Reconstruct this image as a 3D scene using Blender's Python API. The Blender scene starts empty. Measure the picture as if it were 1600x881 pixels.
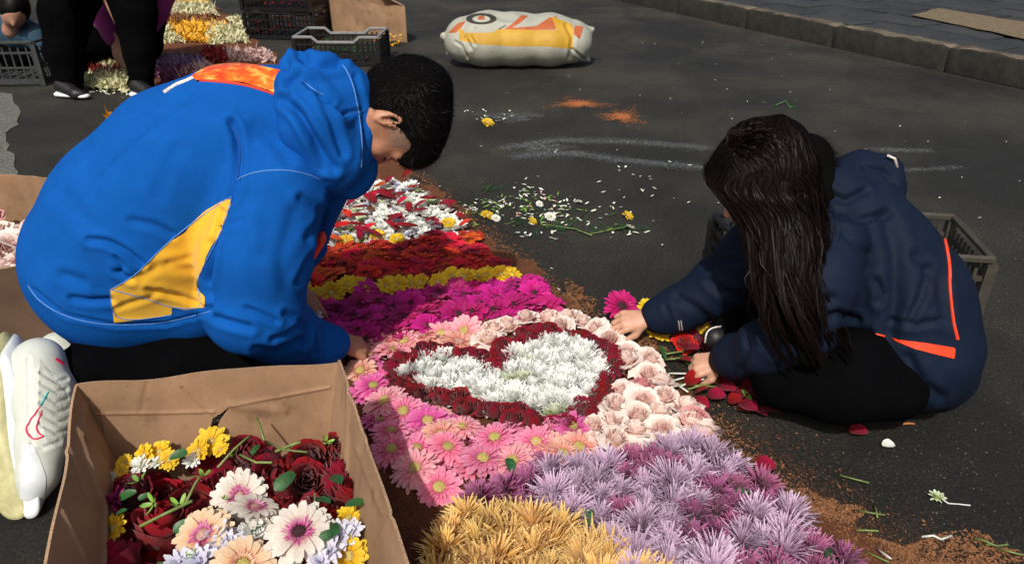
import bpy, math, random
import numpy as np
from mathutils import Vector, Matrix
from mathutils.bvhtree import BVHTree

SC = bpy.context.scene
COL = SC.collection
R = math.radians
rnd = random.Random(11)
nr = np.random.RandomState(11)

# ------------------------------------------------------------------ camera
H = 1.15; PITCH = R(28.15); F = 1155.0
cam_d = bpy.data.cameras.new('camera'); cam = bpy.data.objects.new('camera', cam_d); COL.objects.link(cam)
cam.location = (0, 0, H); cam.rotation_euler = (R(90) - PITCH, 0, 0)
cam_d.sensor_width = 36; cam_d.lens = F / 1600 * 36; cam_d.clip_start = .05; cam_d.clip_end = 400
SC.camera = cam
# ------------------------------------------------------------------ light
LDIR = Vector((.24, .97, 0)).normalized(); ELEV = R(50)
SC.world = bpy.data.worlds.new('World'); SC.world.use_nodes = True
wn = SC.world.node_tree; bg = wn.nodes['Background']
sky = wn.nodes.new('ShaderNodeTexSky'); sky.sky_type = 'NISHITA'; sky.sun_disc = False
sky.sun_elevation = ELEV; sky.sun_rotation = math.atan2(-LDIR.x, -LDIR.y)
wn.links.new(sky.outputs[0], bg.inputs[0]); bg.inputs[1].default_value = .075; sky.dust_density = 6; sky.ozone_density = 0; sky.air_density = .8
sl = bpy.data.lights.new('sun', 'SUN'); sl.energy = 2.9; sl.angle = R(1.0); sl.color = (1, .965, .90)
so = bpy.data.objects.new('sun', sl); COL.objects.link(so)
sv = Vector((LDIR.x * math.cos(ELEV), LDIR.y * math.cos(ELEV), -math.sin(ELEV)))
so.rotation_euler = sv.to_track_quat('-Z', 'Y').to_euler()
SC.view_settings.view_transform = 'Standard'; SC.view_settings.look = 'None'
SC.view_settings.exposure = 0.08; SC.view_settings.gamma = 1.0; SC.view_settings.use_curve_mapping = False

# ------------------------------------------------------------------ pixel <-> world
cp, sp_ = math.cos(PITCH), math.sin(PITCH)
def ray(px, py):
    u = (px - 800) / F; v = (440.5 - py) / F
    return np.array([u, cp + v * sp_, -sp_ + v * cp])
CAMP = np.array([0, 0, H])
def G(px, py, z=0.0):
    d = ray(px, py); return CAMP + d * ((z - H) / d[2])
def W(px, py, Y):
    d = ray(px, py); return CAMP + d * (Y / d[1])
def depth(P):
    P = np.asarray(P); return P[..., 1] * cp - (P[..., 2] - H) * sp_
def PX(P):
    P = np.asarray(P); Z = depth(P)
    return np.stack([800 + F * P[..., 0] / Z, 440.5 - F * (P[..., 1] * sp_ + (P[..., 2] - H) * cp) / Z], -1)
def mpp(P): return float(depth(P)) / F
def nz(v):
    v = np.asarray(v, float); return v / (np.linalg.norm(v) + 1e-12)

# ------------------------------------------------------------------ materials
MATS = {}
def base_mat(name):
    m = bpy.data.materials.new(name); m.use_nodes = True
    t = m.node_tree; b = t.nodes['Principled BSDF']; MATS[name] = m
    return m, t, b
def rgb(c): return (c[0], c[1], c[2], 1)
def N_(t, typ, **kw):
    n = t.nodes.new(typ)
    for k, v in kw.items(): setattr(n, k, v)
    return n
def noise(t, scale, detail=4, coord=None, rough=.6):
    n = N_(t, 'ShaderNodeTexNoise'); n.inputs['Scale'].default_value = scale; n.inputs['Detail'].default_value = detail
    n.inputs['Roughness'].default_value = rough
    if coord is None:
        tc = N_(t, 'ShaderNodeTexCoord'); coord = tc.outputs['Object']
    t.links.new(coord, n.inputs['Vector']); return n
def ramp(t, fac, stops):
    r = N_(t, 'ShaderNodeValToRGB'); e = r.color_ramp.elements
    e[0].position, e[0].color = stops[0][0], rgb(stops[0][1]); e[1].position, e[1].color = stops[-1][0], rgb(stops[-1][1])
    for p, c in stops[1:-1]:
        x = e.new(p); x.color = rgb(c)
    t.links.new(fac, r.inputs[0]); return r.outputs[0]
def mixc(t, fac, a, b, mode='MIX'):
    m = N_(t, 'ShaderNodeMix', data_type='RGBA', blend_type=mode)
    for i, x in ((0, fac), (6, a), (7, b)):
        if isinstance(x, (int, float)): m.inputs[i].default_value = x
        elif isinstance(x, tuple): m.inputs[i].default_value = rgb(x)
        else: t.links.new(x, m.inputs[i])
    return m.outputs[2]
def orand(t, amt, col):
    """value / hue jitter per object"""
    oi = N_(t, 'ShaderNodeObjectInfo'); hs = N_(t, 'ShaderNodeHueSaturation')
    mr = N_(t, 'ShaderNodeMapRange'); mr.inputs['To Min'].default_value = 1 - amt; mr.inputs['To Max'].default_value = 1 + amt
    mh = N_(t, 'ShaderNodeMapRange'); mh.inputs['To Min'].default_value = .5 - amt * .06; mh.inputs['To Max'].default_value = .5 + amt * .06
    ml = N_(t, 'ShaderNodeMath', operation='FRACT'); mm = N_(t, 'ShaderNodeMath', operation='MULTIPLY'); mm.inputs[1].default_value = 7.3
    t.links.new(oi.outputs['Random'], mr.inputs[0]); t.links.new(oi.outputs['Random'], mm.inputs[0]); t.links.new(mm.outputs[0], ml.inputs[0])
    t.links.new(ml.outputs[0], mh.inputs[0]); t.links.new(mr.outputs[0], hs.inputs['Value']); t.links.new(mh.outputs[0], hs.inputs['Hue'])
    t.links.new(col, hs.inputs['Color']); return hs.outputs[0]
def bump(t, b, h, dist, strength=1.0):
    bp = N_(t, 'ShaderNodeBump'); bp.inputs['Distance'].default_value = dist; bp.inputs['Strength'].default_value = strength
    t.links.new(h, bp.inputs['Height']); t.links.new(bp.outputs[0], b.inputs['Normal'])
def mat(name, col, rough=.7, var=.15, vscale=20, bscale=0, bdist=.001, sheen=0, rand=0, spec=.5, coat=0, metal=0, sss=0):
    m, t, b = base_mat(name)
    n = noise(t, vscale, 5)
    c = ramp(t, n.outputs[0], [(.25, tuple(x * (1 - var) for x in col)), (.75, tuple(min(1, x * (1 + var)) for x in col))])
    if rand: c = orand(t, rand, c)
    t.links.new(c, b.inputs['Base Color']); b.inputs['Roughness'].default_value = rough
    b.inputs['Specular IOR Level'].default_value = spec; b.inputs['Coat Weight'].default_value = coat; b.inputs['Metallic'].default_value = metal
    if sheen: b.inputs['Sheen Weight'].default_value = sheen; b.inputs['Sheen Roughness'].default_value = .5
    if sss: b.inputs['Subsurface Weight'].default_value = sss; b.inputs['Subsurface Radius'].default_value = (.012, .005, .003); b.inputs['Subsurface Scale'].default_value = 1
    if bscale:
        n2 = noise(t, bscale, 3); bump(t, b, n2.outputs[0], bdist)
    return m
def fmat(name, base, mid, tip, rough=.55, rand=.15, streak=.25):
    """petal: colour along the petal from base to tip, fine streaks, per-flower variation"""
    m, t, b = base_mat(name)
    a = N_(t, 'ShaderNodeAttribute', attribute_name='u')
    c = ramp(t, a.outputs['Fac'], [(.08, base), (.45, mid), (.95, tip)])
    n = noise(t, 160, 3)
    c2 = mixc(t, streak, c, ramp(t, n.outputs[0], [(.3, (.45, .4, .42)), (.7, (1, 1, 1))]), 'MULTIPLY')
    c2 = orand(t, rand, c2)
    t.links.new(c2, b.inputs['Base Color']); b.inputs['Roughness'].default_value = rough; b.inputs['Specular IOR Level'].default_value = .3
    b.inputs['Sheen Weight'].default_value = .15
    tr = N_(t, 'ShaderNodeBsdfTranslucent'); t.links.new(c2, tr.inputs[0])
    mx = N_(t, 'ShaderNodeMixShader'); mx.inputs[0].default_value = .22
    out = t.nodes['Material Output']
    t.links.new(b.outputs[0], mx.inputs[1]); t.links.new(tr.outputs[0], mx.inputs[2]); t.links.new(mx.outputs[0], out.inputs[0])
    bump(t, b, n.outputs[0], .0008)
    return m

# asphalt
m, t, b = base_mat('asphalt')
tc = N_(t, 'ShaderNodeTexCoord'); co = tc.outputs['Object']
n1 = noise(t, 1.1, 5, co); n2 = noise(t, 130, 6, co, .8); vo = N_(t, 'ShaderNodeTexVoronoi'); vo.inputs['Scale'].default_value = 150; t.links.new(co, vo.inputs['Vector'])
n3 = noise(t, 9, 5, co)
c = ramp(t, n2.outputs[0], [(.34, (.006, .006, .005)), (.51, (.030, .029, .024)), (.70, (.14, .13, .10))])
c = mixc(t, .9, c, ramp(t, n1.outputs[0], [(.40, (.46, .48, .46)), (.50, (.85, .86, .81)), (.60, (1.40, 1.36, 1.24))]), 'MULTIPLY')
c = mixc(t, .5, c, ramp(t, n3.outputs[0], [(.3, (.6, .6, .6)), (.65, (1.2, 1.15, 1.1))]), 'MULTIPLY')
sp1 = ramp(t, vo.outputs['Distance'], [(.05, (1, 1, 1)), (.18, (0, 0, 0))])
wnz = N_(t, 'ShaderNodeTexWhiteNoise'); t.links.new(vo.outputs['Position'], wnz.inputs['Vector'])
spm = ramp(t, wnz.outputs['Value'], [(.88, (0, 0, 0)), (.97, (1, 1, 1))])
mlt = mixc(t, 1.0, sp1, spm, 'MULTIPLY')
c = mixc(t, mlt, c, (.15, .14, .125))
t.links.new(c, b.inputs['Base Color'])
rr = ramp(t, n1.outputs[0], [(.35, (.60, .60, .60)), (.62, (.85, .85, .85))]); t.links.new(rr, b.inputs['Roughness'])
bump(t, b, n2.outputs[0], .012)
# paving
m, t, b = base_mat('paving')
n1 = noise(t, 3, 5); n2 = noise(t, 120, 4)
c = ramp(t, n2.outputs[0], [(.3, (.020, .022, .023)), (.7, (.060, .060, .060))]); c = mixc(t, .7, c, ramp(t, n1.outputs[0], [(.3, (.5, .5, .52)), (.7, (1.3, 1.25, 1.2))]), 'MULTIPLY')
c = orand(t, .25, c)
t.links.new(c, b.inputs['Base Color']); b.inputs['Roughness'].default_value = .55; bump(t, b, n2.outputs[0], .003)
m, t, b = base_mat('kerb_stone')
tc = N_(t, 'ShaderNodeTexCoord'); sx = N_(t, 'ShaderNodeSeparateXYZ'); t.links.new(tc.outputs['Normal'], sx.inputs[0])
n1 = noise(t, 6, 6); n2 = noise(t, 90, 4)
c = ramp(t, n2.outputs[0], [(.3, (.07, .06, .045)), (.7, (.20, .175, .13))]); c = mixc(t, .85, c, ramp(t, n1.outputs[0], [(.35, (.25, .25, .24)), (.65, (1.3, 1.2, 1.1))]), 'MULTIPLY')
c = orand(t, .2, c); t.links.new(c, b.inputs['Base Color']); b.inputs['Roughness'].default_value = .9; bump(t, b, n2.outputs[0], .006)
mat('kerb_dark', (.020, .019, .014), .95, .6, 14, 90, .006)
mat('yellow_paint', (.17, .13, .075), .8, .4, 30, 90, .002)
mat('lit_asphalt_tone', (.13, .135, .115), .9, .85, 90, 150, .004)  # asphalt where light falls, the brightness put into the colour
# sawdust
m, t, b = base_mat('sawdust')
n2 = noise(t, 260, 5, None, .75); n1 = noise(t, 14, 4)
c = ramp(t, n2.outputs[0], [(.3, (.05, .013, .004)), (.5, (.16, .05, .016)), (.72, (.42, .18, .07))])
c = mixc(t, .6, c, ramp(t, n1.outputs[0], [(.3, (.55, .5, .5)), (.7, (1.2, 1.1, 1.0))]), 'MULTIPLY')
t.links.new(c, b.inputs['Base Color']); b.inputs['Roughness'].default_value = .95; bump(t, b, n2.outputs[0], .006)
mat('sawdust_chip', (.24, .105, .042), .9, .5, 300)
mat('sawdust_dark', (.075, .032, .016), .9, .5, 300)
mat('orange_powder', (.45, .15, .045), .9, .35, 200)
mat('chalk', (.13, .145, .15), .9, .35, 200)
mat('grit_pale', (.11, .09, .065), .9, .4, 300)
# fabrics and skin
mat('hoodie_blue', (.006, .098, .41), .95, .10, 14, 700, .0010, spec=.06)
mat('hoodie_dark', (.005, .085, .42), .85, .07, 9, 900, .0005, sheen=.2)
mat('panel_yellow', (.86, .47, .02), .85, .05, 12, 900, .0005, sheen=.2)
mat('stitch', (.10, .26, .62), .8, .1, 90)
mat('stitch_dark', (.004, .06, .28), .8, .1, 90)
m, t, b = base_mat('reflective_orange'); n = noise(t, 34, 4)
c = ramp(t, n.outputs[0], [(.38, (.95, .07, .01)), (.52, (1, .20, .02)), (.66, (1, .62, .12))]); t.links.new(c, b.inputs['Base Color']); b.inputs['Roughness'].default_value = .25; b.inputs['Coat Weight'].default_value = .4; bump(t, b, n.outputs[0], .006)
mat('reflective_gold', (1.0, .55, .10), .3, .25, 60, 60, .004, coat=.4)
mat('silver_tape', (.75, .68, .60), .25, .3, 300, 300, .002, metal=.3)
mat('trouser_black', (.0022, .0024, .003), .95, .3, 12, 500, .0006, spec=.03)
mat('jacket_navy', (.0045, .0115, .029), .72, .12, 6, 420, .0006, spec=.17)
mat('jacket_piping', (.9, .06, .015), .5, .1, 30)
mat('hair_black', (.003, .0028, .003), .5, .3, 60, spec=.14); mat('hair_core', (.003, .0025, .0025), .9, .3, 60, spec=.05)
mat('hair_brown', (.0062, .0034, .0028), .48, .7, 140, spec=.12)
m, t, b = base_mat('skin_boy')
a = N_(t, 'ShaderNodeAttribute', attribute_name='u'); n = noise(t, 60, 4); n9 = noise(t, 900, 2)
c = ramp(t, n.outputs[0], [(.3, (.42, .19, .11)), (.7, (.52, .25, .15))])
st = ramp(t, n9.outputs[0], [(.4, (.10, .075, .06)), (.6, (.36, .24, .17))])
c = mixc(t, a.outputs['Fac'], c, st)
t.links.new(c, b.inputs['Base Color']); b.inputs['Roughness'].default_value = .5; b.inputs['Subsurface Weight'].default_value = .15
b.inputs['Subsurface Radius'].default_value = (.012, .005, .003); b.inputs['Subsurface Scale'].default_value = 1
mat('skin_girl', (.60, .33, .22), .5, .1, 60, 300, .0004, sss=.15)
mat('skin_far', (.45, .24, .16), .6, .15, 60)
mat('lip', (.35, .10, .08), .4); mat('eye_dark', (.01, .008, .008), .2)
mat('magenta_cloth', (.22, .015, .16), .8, .2, 20, 200, .001, sheen=.1)
mat('teal_cloth', (.018, .055, .095), .85, .2, 20, 200, .001)
mat('shoe_white', (.62, .66, .60), .55, .08, 30, 300, .0005)
mat('shoe_mesh', (.50, .53, .47), .7, .12, 60, 500, .0012)
mat('shoe_white_bright', (.72, .76, .78), .5, .05, 30)
mat('shoe_sole', (.50, .48, .24), .5, .3, 30, 120, .001)
mat('shoe_black', (.01, .01, .011), .5, .2, 30)
mat('logo_pink', (.80, .03, .12), .4, .05); mat('logo_teal', (.03, .42, .42), .4, .05)
# cardboard, crates, sack
m, t, b = base_mat('cardboard')
n1 = noise(t, 5, 5); n2 = noise(t, 220, 4)
c = ramp(t, n1.outputs[0], [(.3, (.22, .125, .066)), (.7, (.42, .26, .15))])
n5 = noise(t, 17, 6); c = mixc(t, .8, c, ramp(t, n5.outputs[0], [(.30, (.62, .57, .52)), (.42, (1, 1, 1))]), 'MULTIPLY')
c = mixc(t, .35, c, ramp(t, n2.outputs[0], [(.3, (.7, .68, .66)), (.7, (1.1, 1.1, 1.1))]), 'MULTIPLY')
t.links.new(c, b.inputs['Base Color']); b.inputs['Roughness'].default_value = .85; bump(t, b, n1.outputs[0], .004)
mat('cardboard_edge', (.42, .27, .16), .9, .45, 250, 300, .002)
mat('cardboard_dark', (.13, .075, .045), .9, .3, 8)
mat('crate_black', (.010, .010, .011), .4, .3, 30, spec=.5)
mat('crate_rim', (.26, .26, .26), .4, .3, 40)
mat('crate_grey', (.045, .05, .052), .5, .3, 30)
mat('crate_tan', (.055, .05, .038), .6, .3, 30)
mat('crate_red', (.42, .03, .02), .5, .3, 30)
mat('sack_white', (.42, .43, .36), .55, .14, 10, 160, .003)
mat('sack_yellow', (.56, .32, .025), .5, .12, 10, 160, .003)
mat('sack_orange', (.46, .12, .04), .5, .2, 14, 160, .003)
mat('sack_dark', (.045, .04, .03), .5, .2, 14)
# flowers
fmat('petal_pink', (.80, .16, .32), (.90, .22, .40), (.95, .38, .54), rand=.12)
fmat('petal_pink_pale', (.92, .34, .40), (.94, .38, .44), (.96, .52, .55), rand=.1)
fmat('petal_hotpink', (.60, .06, .28), (.82, .10, .38), (.88, .24, .50), rand=.14)
fmat('petal_salmon', (.85, .22, .20), (.92, .42, .32), (.95, .60, .48), rand=.12)
fmat('petal_magenta', (.26, .003, .08), (.56, .006, .19), (.70, .02, .30), rand=.28)
fmat('petal_red', (.35, .012, .006), (.58, .016, .008), (.72, .04, .012), rand=.35)
fmat('petal_white', (.76, .80, .64), (.88, .90, .84), (.93, .94, .92), rand=.03, streak=.04)
fmat('petal_white_lime', (.45, .60, .15), (.60, .72, .35), (.80, .85, .70), rand=.05)
fmat('petal_yellow', (.75, .38, .01), (.90, .58, .015), (.93, .68, .04), rand=.1)
fmat('petal_gold', (.62, .30, .03), (.86, .50, .11), (.97, .72, .30), rand=.12)
fmat('petal_lilac', (.20, .02, .13), (.47, .27, .45), (.76, .60, .76), rand=.16)
fmat('petal_purple', (.10, .004, .04), (.25, .012, .11), (.55, .20, .38), rand=.2)
fmat('petal_darkred', (.13, .001, .006), (.27, .002, .016), (.37, .004, .028), rough=.9, rand=.15)
fmat('petal_cream', (.80, .26, .27), (.95, .72, .64), (1, .92, .85), rand=.06, streak=.12)
fmat('petal_rosepink', (.75, .12, .20), (.80, .30, .34), (.88, .50, .50), rand=.1)
fmat('petal_cream_gerbera', (.50, .02, .15), (.82, .72, .62), (.88, .85, .76), rand=.05)
fmat('petal_peach_gerbera', (.55, .02, .10), (.86, .58, .34), (.92, .72, .50), rand=.05)
fmat('petal_lavwhite', (.50, .50, .70), (.68, .68, .82), (.80, .80, .90), rand=.06, streak=.15)
mat('centre_yellow', (.55, .46, .14), .9, .4, 300, 400, .003, rand=.15)
mat('centre_pale', (.60, .36, .30), .9, .4, 300, 400, .003)
mat('centre_dark', (.05, .015, .02), .9, .5, 300, 400, .003)
mat('leaf_green', (.02, .085, .022), .45, .4, 40, 120, .001, rand=.25)
mat('leaf_light', (.20, .38, .06), .5, .3, 60, rand=.2)
mat('stem_green', (.16, .22, .06), .5, .4, 60, rand=.2)
mat('stem_white', (.62, .68, .62), .5, .2, 60)
mat('petal_scrap', (.75, .78, .66), .6, .2, 60)
mat('petal_scrap_pink', (.62, .40, .34), .6, .2, 60)

# ------------------------------------------------------------------ object helpers
def tag(o, label=None, cat=None, group=None, kind=None):
    if label: o['label'] = label
    if cat: o['category'] = cat
    if group: o['group'] = group
    if kind: o['kind'] = kind
    return o
def empty(name, loc=(0, 0, 0), label=None, cat=None, group=None):
    o = bpy.data.objects.new(name, None); o.empty_display_size = .05; COL.objects.link(o); o.location = loc
    return tag(o, label, cat, group)
def mesh(name, V, Fs, mats, midx=None, u=None, smooth=True):
    """V (n,3); Fs: array (m,k) or list of arrays/lists"""
    V = np.asarray(V, float)
    me = bpy.data.meshes.new(name)
    if isinstance(Fs, np.ndarray):
        used = np.unique(Fs)
        if len(used) < len(V):
            mp = -np.ones(len(V), int); mp[used] = np.arange(len(used)); Fs = mp[Fs]; V = V[used]
            if u is not None: u = np.asarray(u)[used]
        k = Fs.shape[1]; n = len(Fs)
        me.vertices.add(len(V)); me.vertices.foreach_set('co', V.astype(np.float32).ravel())
        me.loops.add(n * k); me.loops.foreach_set('vertex_index', Fs.astype(np.int32).ravel())
        me.polygons.add(n); me.polygons.foreach_set('loop_start', np.arange(0, n * k, k, dtype=np.int32))
        me.update(calc_edges=True)
    else:
        me.from_pydata(V.tolist(), [], [list(map(int, f)) for f in Fs])
    for mm in (mats if isinstance(mats, (list, tuple)) else [mats]):
        me.materials.append(MATS[mm])
    if midx is not None: me.polygons.foreach_set('material_index', np.asarray(midx, np.int32))
    me.polygons.foreach_set('use_smooth', np.full(len(me.polygons), smooth))
    if u is not None:
        at = me.attributes.new('u', 'FLOAT', 'POINT'); at.data.foreach_set('value', np.asarray(u, np.float32))
    me.update(); me.validate()
    return me
def obj(name, me, parent=None, loc=None, kind=None):
    o = bpy.data.objects.new(name, me); COL.objects.link(o)
    if loc is not None: o.location = loc
    if parent is not None:
        o.parent = parent
        if loc is None: o.matrix_parent_inverse = Matrix.Translation(-Vector(parent.location))
    if kind: o['kind'] = kind
    return o
class MB:
    """collects shapes"""
    def __init__(s): s.V = []; s.F = []; s.M = []; s.U = []
    def add(s, V, Fs, m=0, u=None):
        o = len(s.V); s.V += [tuple(v) for v in V]; s.F += [[i + o for i in f] for f in Fs]; s.M += [m] * len(Fs)
        s.U += list(u) if u is not None else [0] * len(V); return s
    def box(s, c, sz, rot=0, m=0, bev=0):
        c = np.asarray(c, float); hx, hy, hz = [x / 2 for x in sz]
        P = [(-hx, -hy, -hz), (hx, -hy, -hz), (hx, hy, -hz), (-hx, hy, -hz), (-hx, -hy, hz), (hx, -hy, hz), (hx, hy, hz), (-hx, hy, hz)]
        cr, sr = math.cos(rot), math.sin(rot)
        P = [(c[0] + x * cr - y * sr, c[1] + x * sr + y * cr, c[2] + z) for x, y, z in P]
        return s.add(P, [(0, 3, 2, 1), (4, 5, 6, 7), (0, 1, 5, 4), (1, 2, 6, 5), (2, 3, 7, 6), (3, 0, 4, 7)], m)
    def tube(s, pts, r, n=6, m=0, cap=True):
        pts = [np.asarray(p, float) for p in pts]; rs = r if hasattr(r, '__len__') else [r] * len(pts)
        V = []; prev = None
        for i, p in enumerate(pts):
            t_ = nz(pts[min(i + 1, len(pts) - 1)] - pts[max(i - 1, 0)])
            a = np.array([0, 0, 1.]) if abs(t_[2]) < .9 else np.array([1., 0, 0])
            if prev is not None: a = prev
            e1 = nz(a - t_ * np.dot(a, t_)); e2 = np.cross(t_, e1); prev = e1
            for k in range(n):
                th = 2 * math.pi * k / n; V.append(p + rs[i] * (math.cos(th) * e1 + math.sin(th) * e2))
        Fs = [(i * n + k, i * n + (k + 1) % n, (i + 1) * n + (k + 1) % n, (i + 1) * n + k) for i in range(len(pts) - 1) for k in range(n)]
        if cap: Fs += [tuple(range(n))[::-1], tuple((len(pts) - 1) * n + k for k in range(n))]
        return s.add(V, Fs, m)
    def mesh(s, name, mats, smooth=False): return mesh(name, np.array(s.V), s.F, mats, s.M, s.U, smooth)
    def build(s, name, mats, parent=None, smooth=False, kind=None): return obj(name, s.mesh(name, mats, smooth), parent, kind=kind)

# ------------------------------------------------------------------ numpy noise
_K = [(nr.normal(size=3), nr.uniform(0, 6.28)) for _ in range(24)]
def snoise(P, scale, seed=0, n=8):
    P = np.asarray(P); o = np.zeros(P.shape[:-1]); rs = np.random.RandomState(seed + 100)
    warp = np.sin(P @ (rs.normal(size=(3, 3)) * scale * .7) + rs.uniform(0, 6, 3)) * .7 / scale
    Q = P + warp
    for i in range(n):
        k = nz(rs.normal(size=3)) * scale * rs.uniform(.6, 1.6); o += np.sin(Q @ k + rs.uniform(0, 6.28))
    return o / math.sqrt(n)

# ------------------------------------------------------------------ distance-field modelling
class Vol:
    def __init__(s, vs): s.vs = vs; s.P = []
    def cone(s, a, b, ra, rb, k=.02, op='+', sq=None):
        s.P.append(('c', np.asarray(a, float), np.asarray(b, float), ra, rb, k, op, sq)); return s
    def ell(s, c, r, M=None, k=.01, op='+'):
        s.P.append(('e', np.asarray(c, float), np.asarray(r, float), np.eye(3) if M is None else np.asarray(M, float), 0, k, op, None)); return s
    def chain(s, pts, k=.03, sq=None, off=0.0):
        """pts: (px, py, Y, radius in px)"""
        Q = [(W(p[0], p[1], p[2]), p[3]) for p in pts]; Q = [(c, r * mpp(c) + off) for c, r in Q]
        for (a, ra), (b, rb) in zip(Q[:-1], Q[1:]): s.cone(a, b, ra, rb, k, '+', sq)
        return s
    def mesh(s, smooth=2, floor=None):
        vs = s.vs; los = []; his = []
        def bb(p):
            if p[0] == 'c':
                q = p[7][1] if p[7] else 1.0; r = max(p[3], p[4]) * max(1, q); return np.minimum(p[1], p[2]) - r, np.maximum(p[1], p[2]) + r
            r = p[2].max(); return p[1] - r, p[1] + r
        for p in s.P:
            if p[6] == '+': l, h = bb(p); los.append(l); his.append(h)
        lo = np.min(los, 0) - 4 * vs; hi = np.max(his, 0) + 4 * vs
        n = np.ceil((hi - lo) / vs).astype(int) + 1
        A = np.full(n, .2, np.float32)
        for p in s.P:
            l, h = bb(p); pad = p[5] + 3 * vs
            i0 = np.clip(((l - pad - lo) / vs).astype(int), 0, n - 2); i1 = np.clip(((h + pad - lo) / vs).astype(int) + 2, 1, n)
            if np.any(i1 <= i0): continue
            g = [lo[a] + vs * np.arange(i0[a], i1[a]) for a in range(3)]
            Xg = np.stack(np.meshgrid(*g, indexing='ij'), -1).astype(np.float32)
            if p[0] == 'c':
                a, b_, ra, rb = p[1], p[2], p[3], p[4]
                D = Xg - a.astype(np.float32); ba = (b_ - a).astype(np.float32)
                f = 1.0
                if p[7]:
                    ax = nz(p[7][0]).astype(np.float32); f = p[7][1]
                    D = D - ((1 - 1 / f) * (D @ ax))[..., None] * ax; ba = ba - (1 - 1 / f) * np.dot(ba, ax) * ax
                h_ = np.clip((D @ ba) / (ba @ ba + 1e-12), 0, 1)
                d = np.sqrt(((D - h_[..., None] * ba) ** 2).sum(-1)) - (ra + (rb - ra) * h_)
            else:
                D = (Xg - p[1].astype(np.float32)) @ p[3].T.astype(np.float32)
                k0 = np.sqrt(((D / p[2]) ** 2).sum(-1)); k1 = np.sqrt(((D / p[2] ** 2) ** 2).sum(-1)) + 1e-9
                d = k0 * (k0 - 1) / k1
            S = A[i0[0]:i1[0], i0[1]:i1[1], i0[2]:i1[2]]; k = p[5]
            if p[6] == '+':
                q = np.clip(.5 + .5 * (S - d) / k, 0, 1); S[...] = S + (d - S) * q - k * q * (1 - q)
            else:
                d = -d; q = np.clip(.5 - .5 * (S - d) / k, 0, 1); S[...] = S + (d - S) * q + k * q * (1 - q)
        if floor is not None:
            zz = lo[2] + vs * np.arange(n[2]); A = np.maximum(A, (floor - zz)[None, None, :].astype(np.float32))
        V, Q = nets(A, lo, vs)
        V = relax(V, Q, smooth); return V, Q
def nets(A, lo, vs):
    s = (A < 0); n = np.zeros(tuple(x - 1 for x in A.shape), np.uint8)
    for i in (0, 1):
        for j in (0, 1):
            for k in (0, 1):
                n += s[i:A.shape[0] - 1 + i, j:A.shape[1] - 1 + j, k:A.shape[2] - 1 + k]
    act = (n > 0) & (n < 8); I = np.argwhere(act); idx = np.full(act.shape, -1, np.int32); idx[act] = np.arange(len(I))
    acc = np.zeros((len(I), 3)); cnt = np.zeros(len(I))
    cs = [(i, j, k) for i in (0, 1) for j in (0, 1) for k in (0, 1)]
    for a in cs:
        for ax in range(3):
            if a[ax] == 0:
                b = list(a); b[ax] = 1
                va = A[I[:, 0] + a[0], I[:, 1] + a[1], I[:, 2] + a[2]]; vb = A[I[:, 0] + b[0], I[:, 1] + b[1], I[:, 2] + b[2]]
                m = (va < 0) != (vb < 0); tt = va[m] / (va[m] - vb[m]); p = np.tile(np.array(a, float), (m.sum(), 1)); p[:, ax] += tt
                acc[m] += p; cnt[m] += 1
    V = lo + vs * (I + acc / cnt[:, None]); Q = []
    for ax in range(3):
        o1, o2 = (ax + 1) % 3, (ax + 2) % 3
        sl0 = [slice(1, x - 1) for x in A.shape]; sl0[ax] = slice(0, A.shape[ax] - 1); sl1 = list(sl0); sl1[ax] = slice(1, A.shape[ax])
        a = s[tuple(sl0)]; b = s[tuple(sl1)]
        for pol in (0, 1):
            E = np.argwhere((a & ~b) if pol == 0 else (~a & b))
            if len(E) == 0: continue
            base = E.copy(); base[:, o1] += 1; base[:, o2] += 1
            def cell(d1, d2):
                c = base.copy(); c[:, o1] += d1; c[:, o2] += d2; return idx[c[:, 0], c[:, 1], c[:, 2]]
            q = np.stack([cell(-1, -1), cell(0, -1), cell(0, 0), cell(-1, 0)], 1)
            Q.append(q if pol == 0 else q[:, ::-1])
    Q = np.concatenate(Q); return V, Q[(Q >= 0).all(1)]
def relax(V, Q, it, lam=.5):
    if it <= 0: return V
    k = Q.shape[1]; E = np.concatenate([np.stack([Q[:, i], Q[:, (i + 1) % k]], 1) for i in range(k)])
    n = len(V); cnt = np.bincount(E[:, 0], minlength=n) + np.bincount(E[:, 1], minlength=n)
    for j in range(it * 2):
        L = lam if j % 2 == 0 else -lam * .98
        if it == 1: L = abs(L)
        S = np.stack([np.bincount(E[:, 0], V[E[:, 1], a], n) + np.bincount(E[:, 1], V[E[:, 0], a], n) for a in range(3)], 1)
        V = V + L * (S / np.maximum(cnt, 1)[:, None] - V)
    return V
def normals(V, Q):
    a = V[Q[:, 0]]; b = V[Q[:, 1]]; c = V[Q[:, 2]]; d = V[Q[:, -1]]
    fn = np.cross(c - a, d - b) if Q.shape[1] == 4 else np.cross(b - a, c - a); n = len(V)
    N = sum(np.stack([np.bincount(Q[:, i], fn[:, x], n) for x in range(3)], 1) for i in range(Q.shape[1]))
    return N / (np.linalg.norm(N, axis=1, keepdims=True) + 1e-12)
def facing(V, N):
    v = CAMP - V; v /= np.linalg.norm(v, axis=1, keepdims=True); return (N * v).sum(1)
def seg_dist(P, line):
    line = np.asarray(line, float); best = np.full(len(P), 1e9)
    for a, b in zip(line[:-1], line[1:]):
        ba = b - a; h = np.clip(((P - a) @ ba) / (ba @ ba + 1e-9), 0, 1); d = np.linalg.norm(P - a - h[:, None] * ba, axis=1); best = np.minimum(best, d)
    return best
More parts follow.
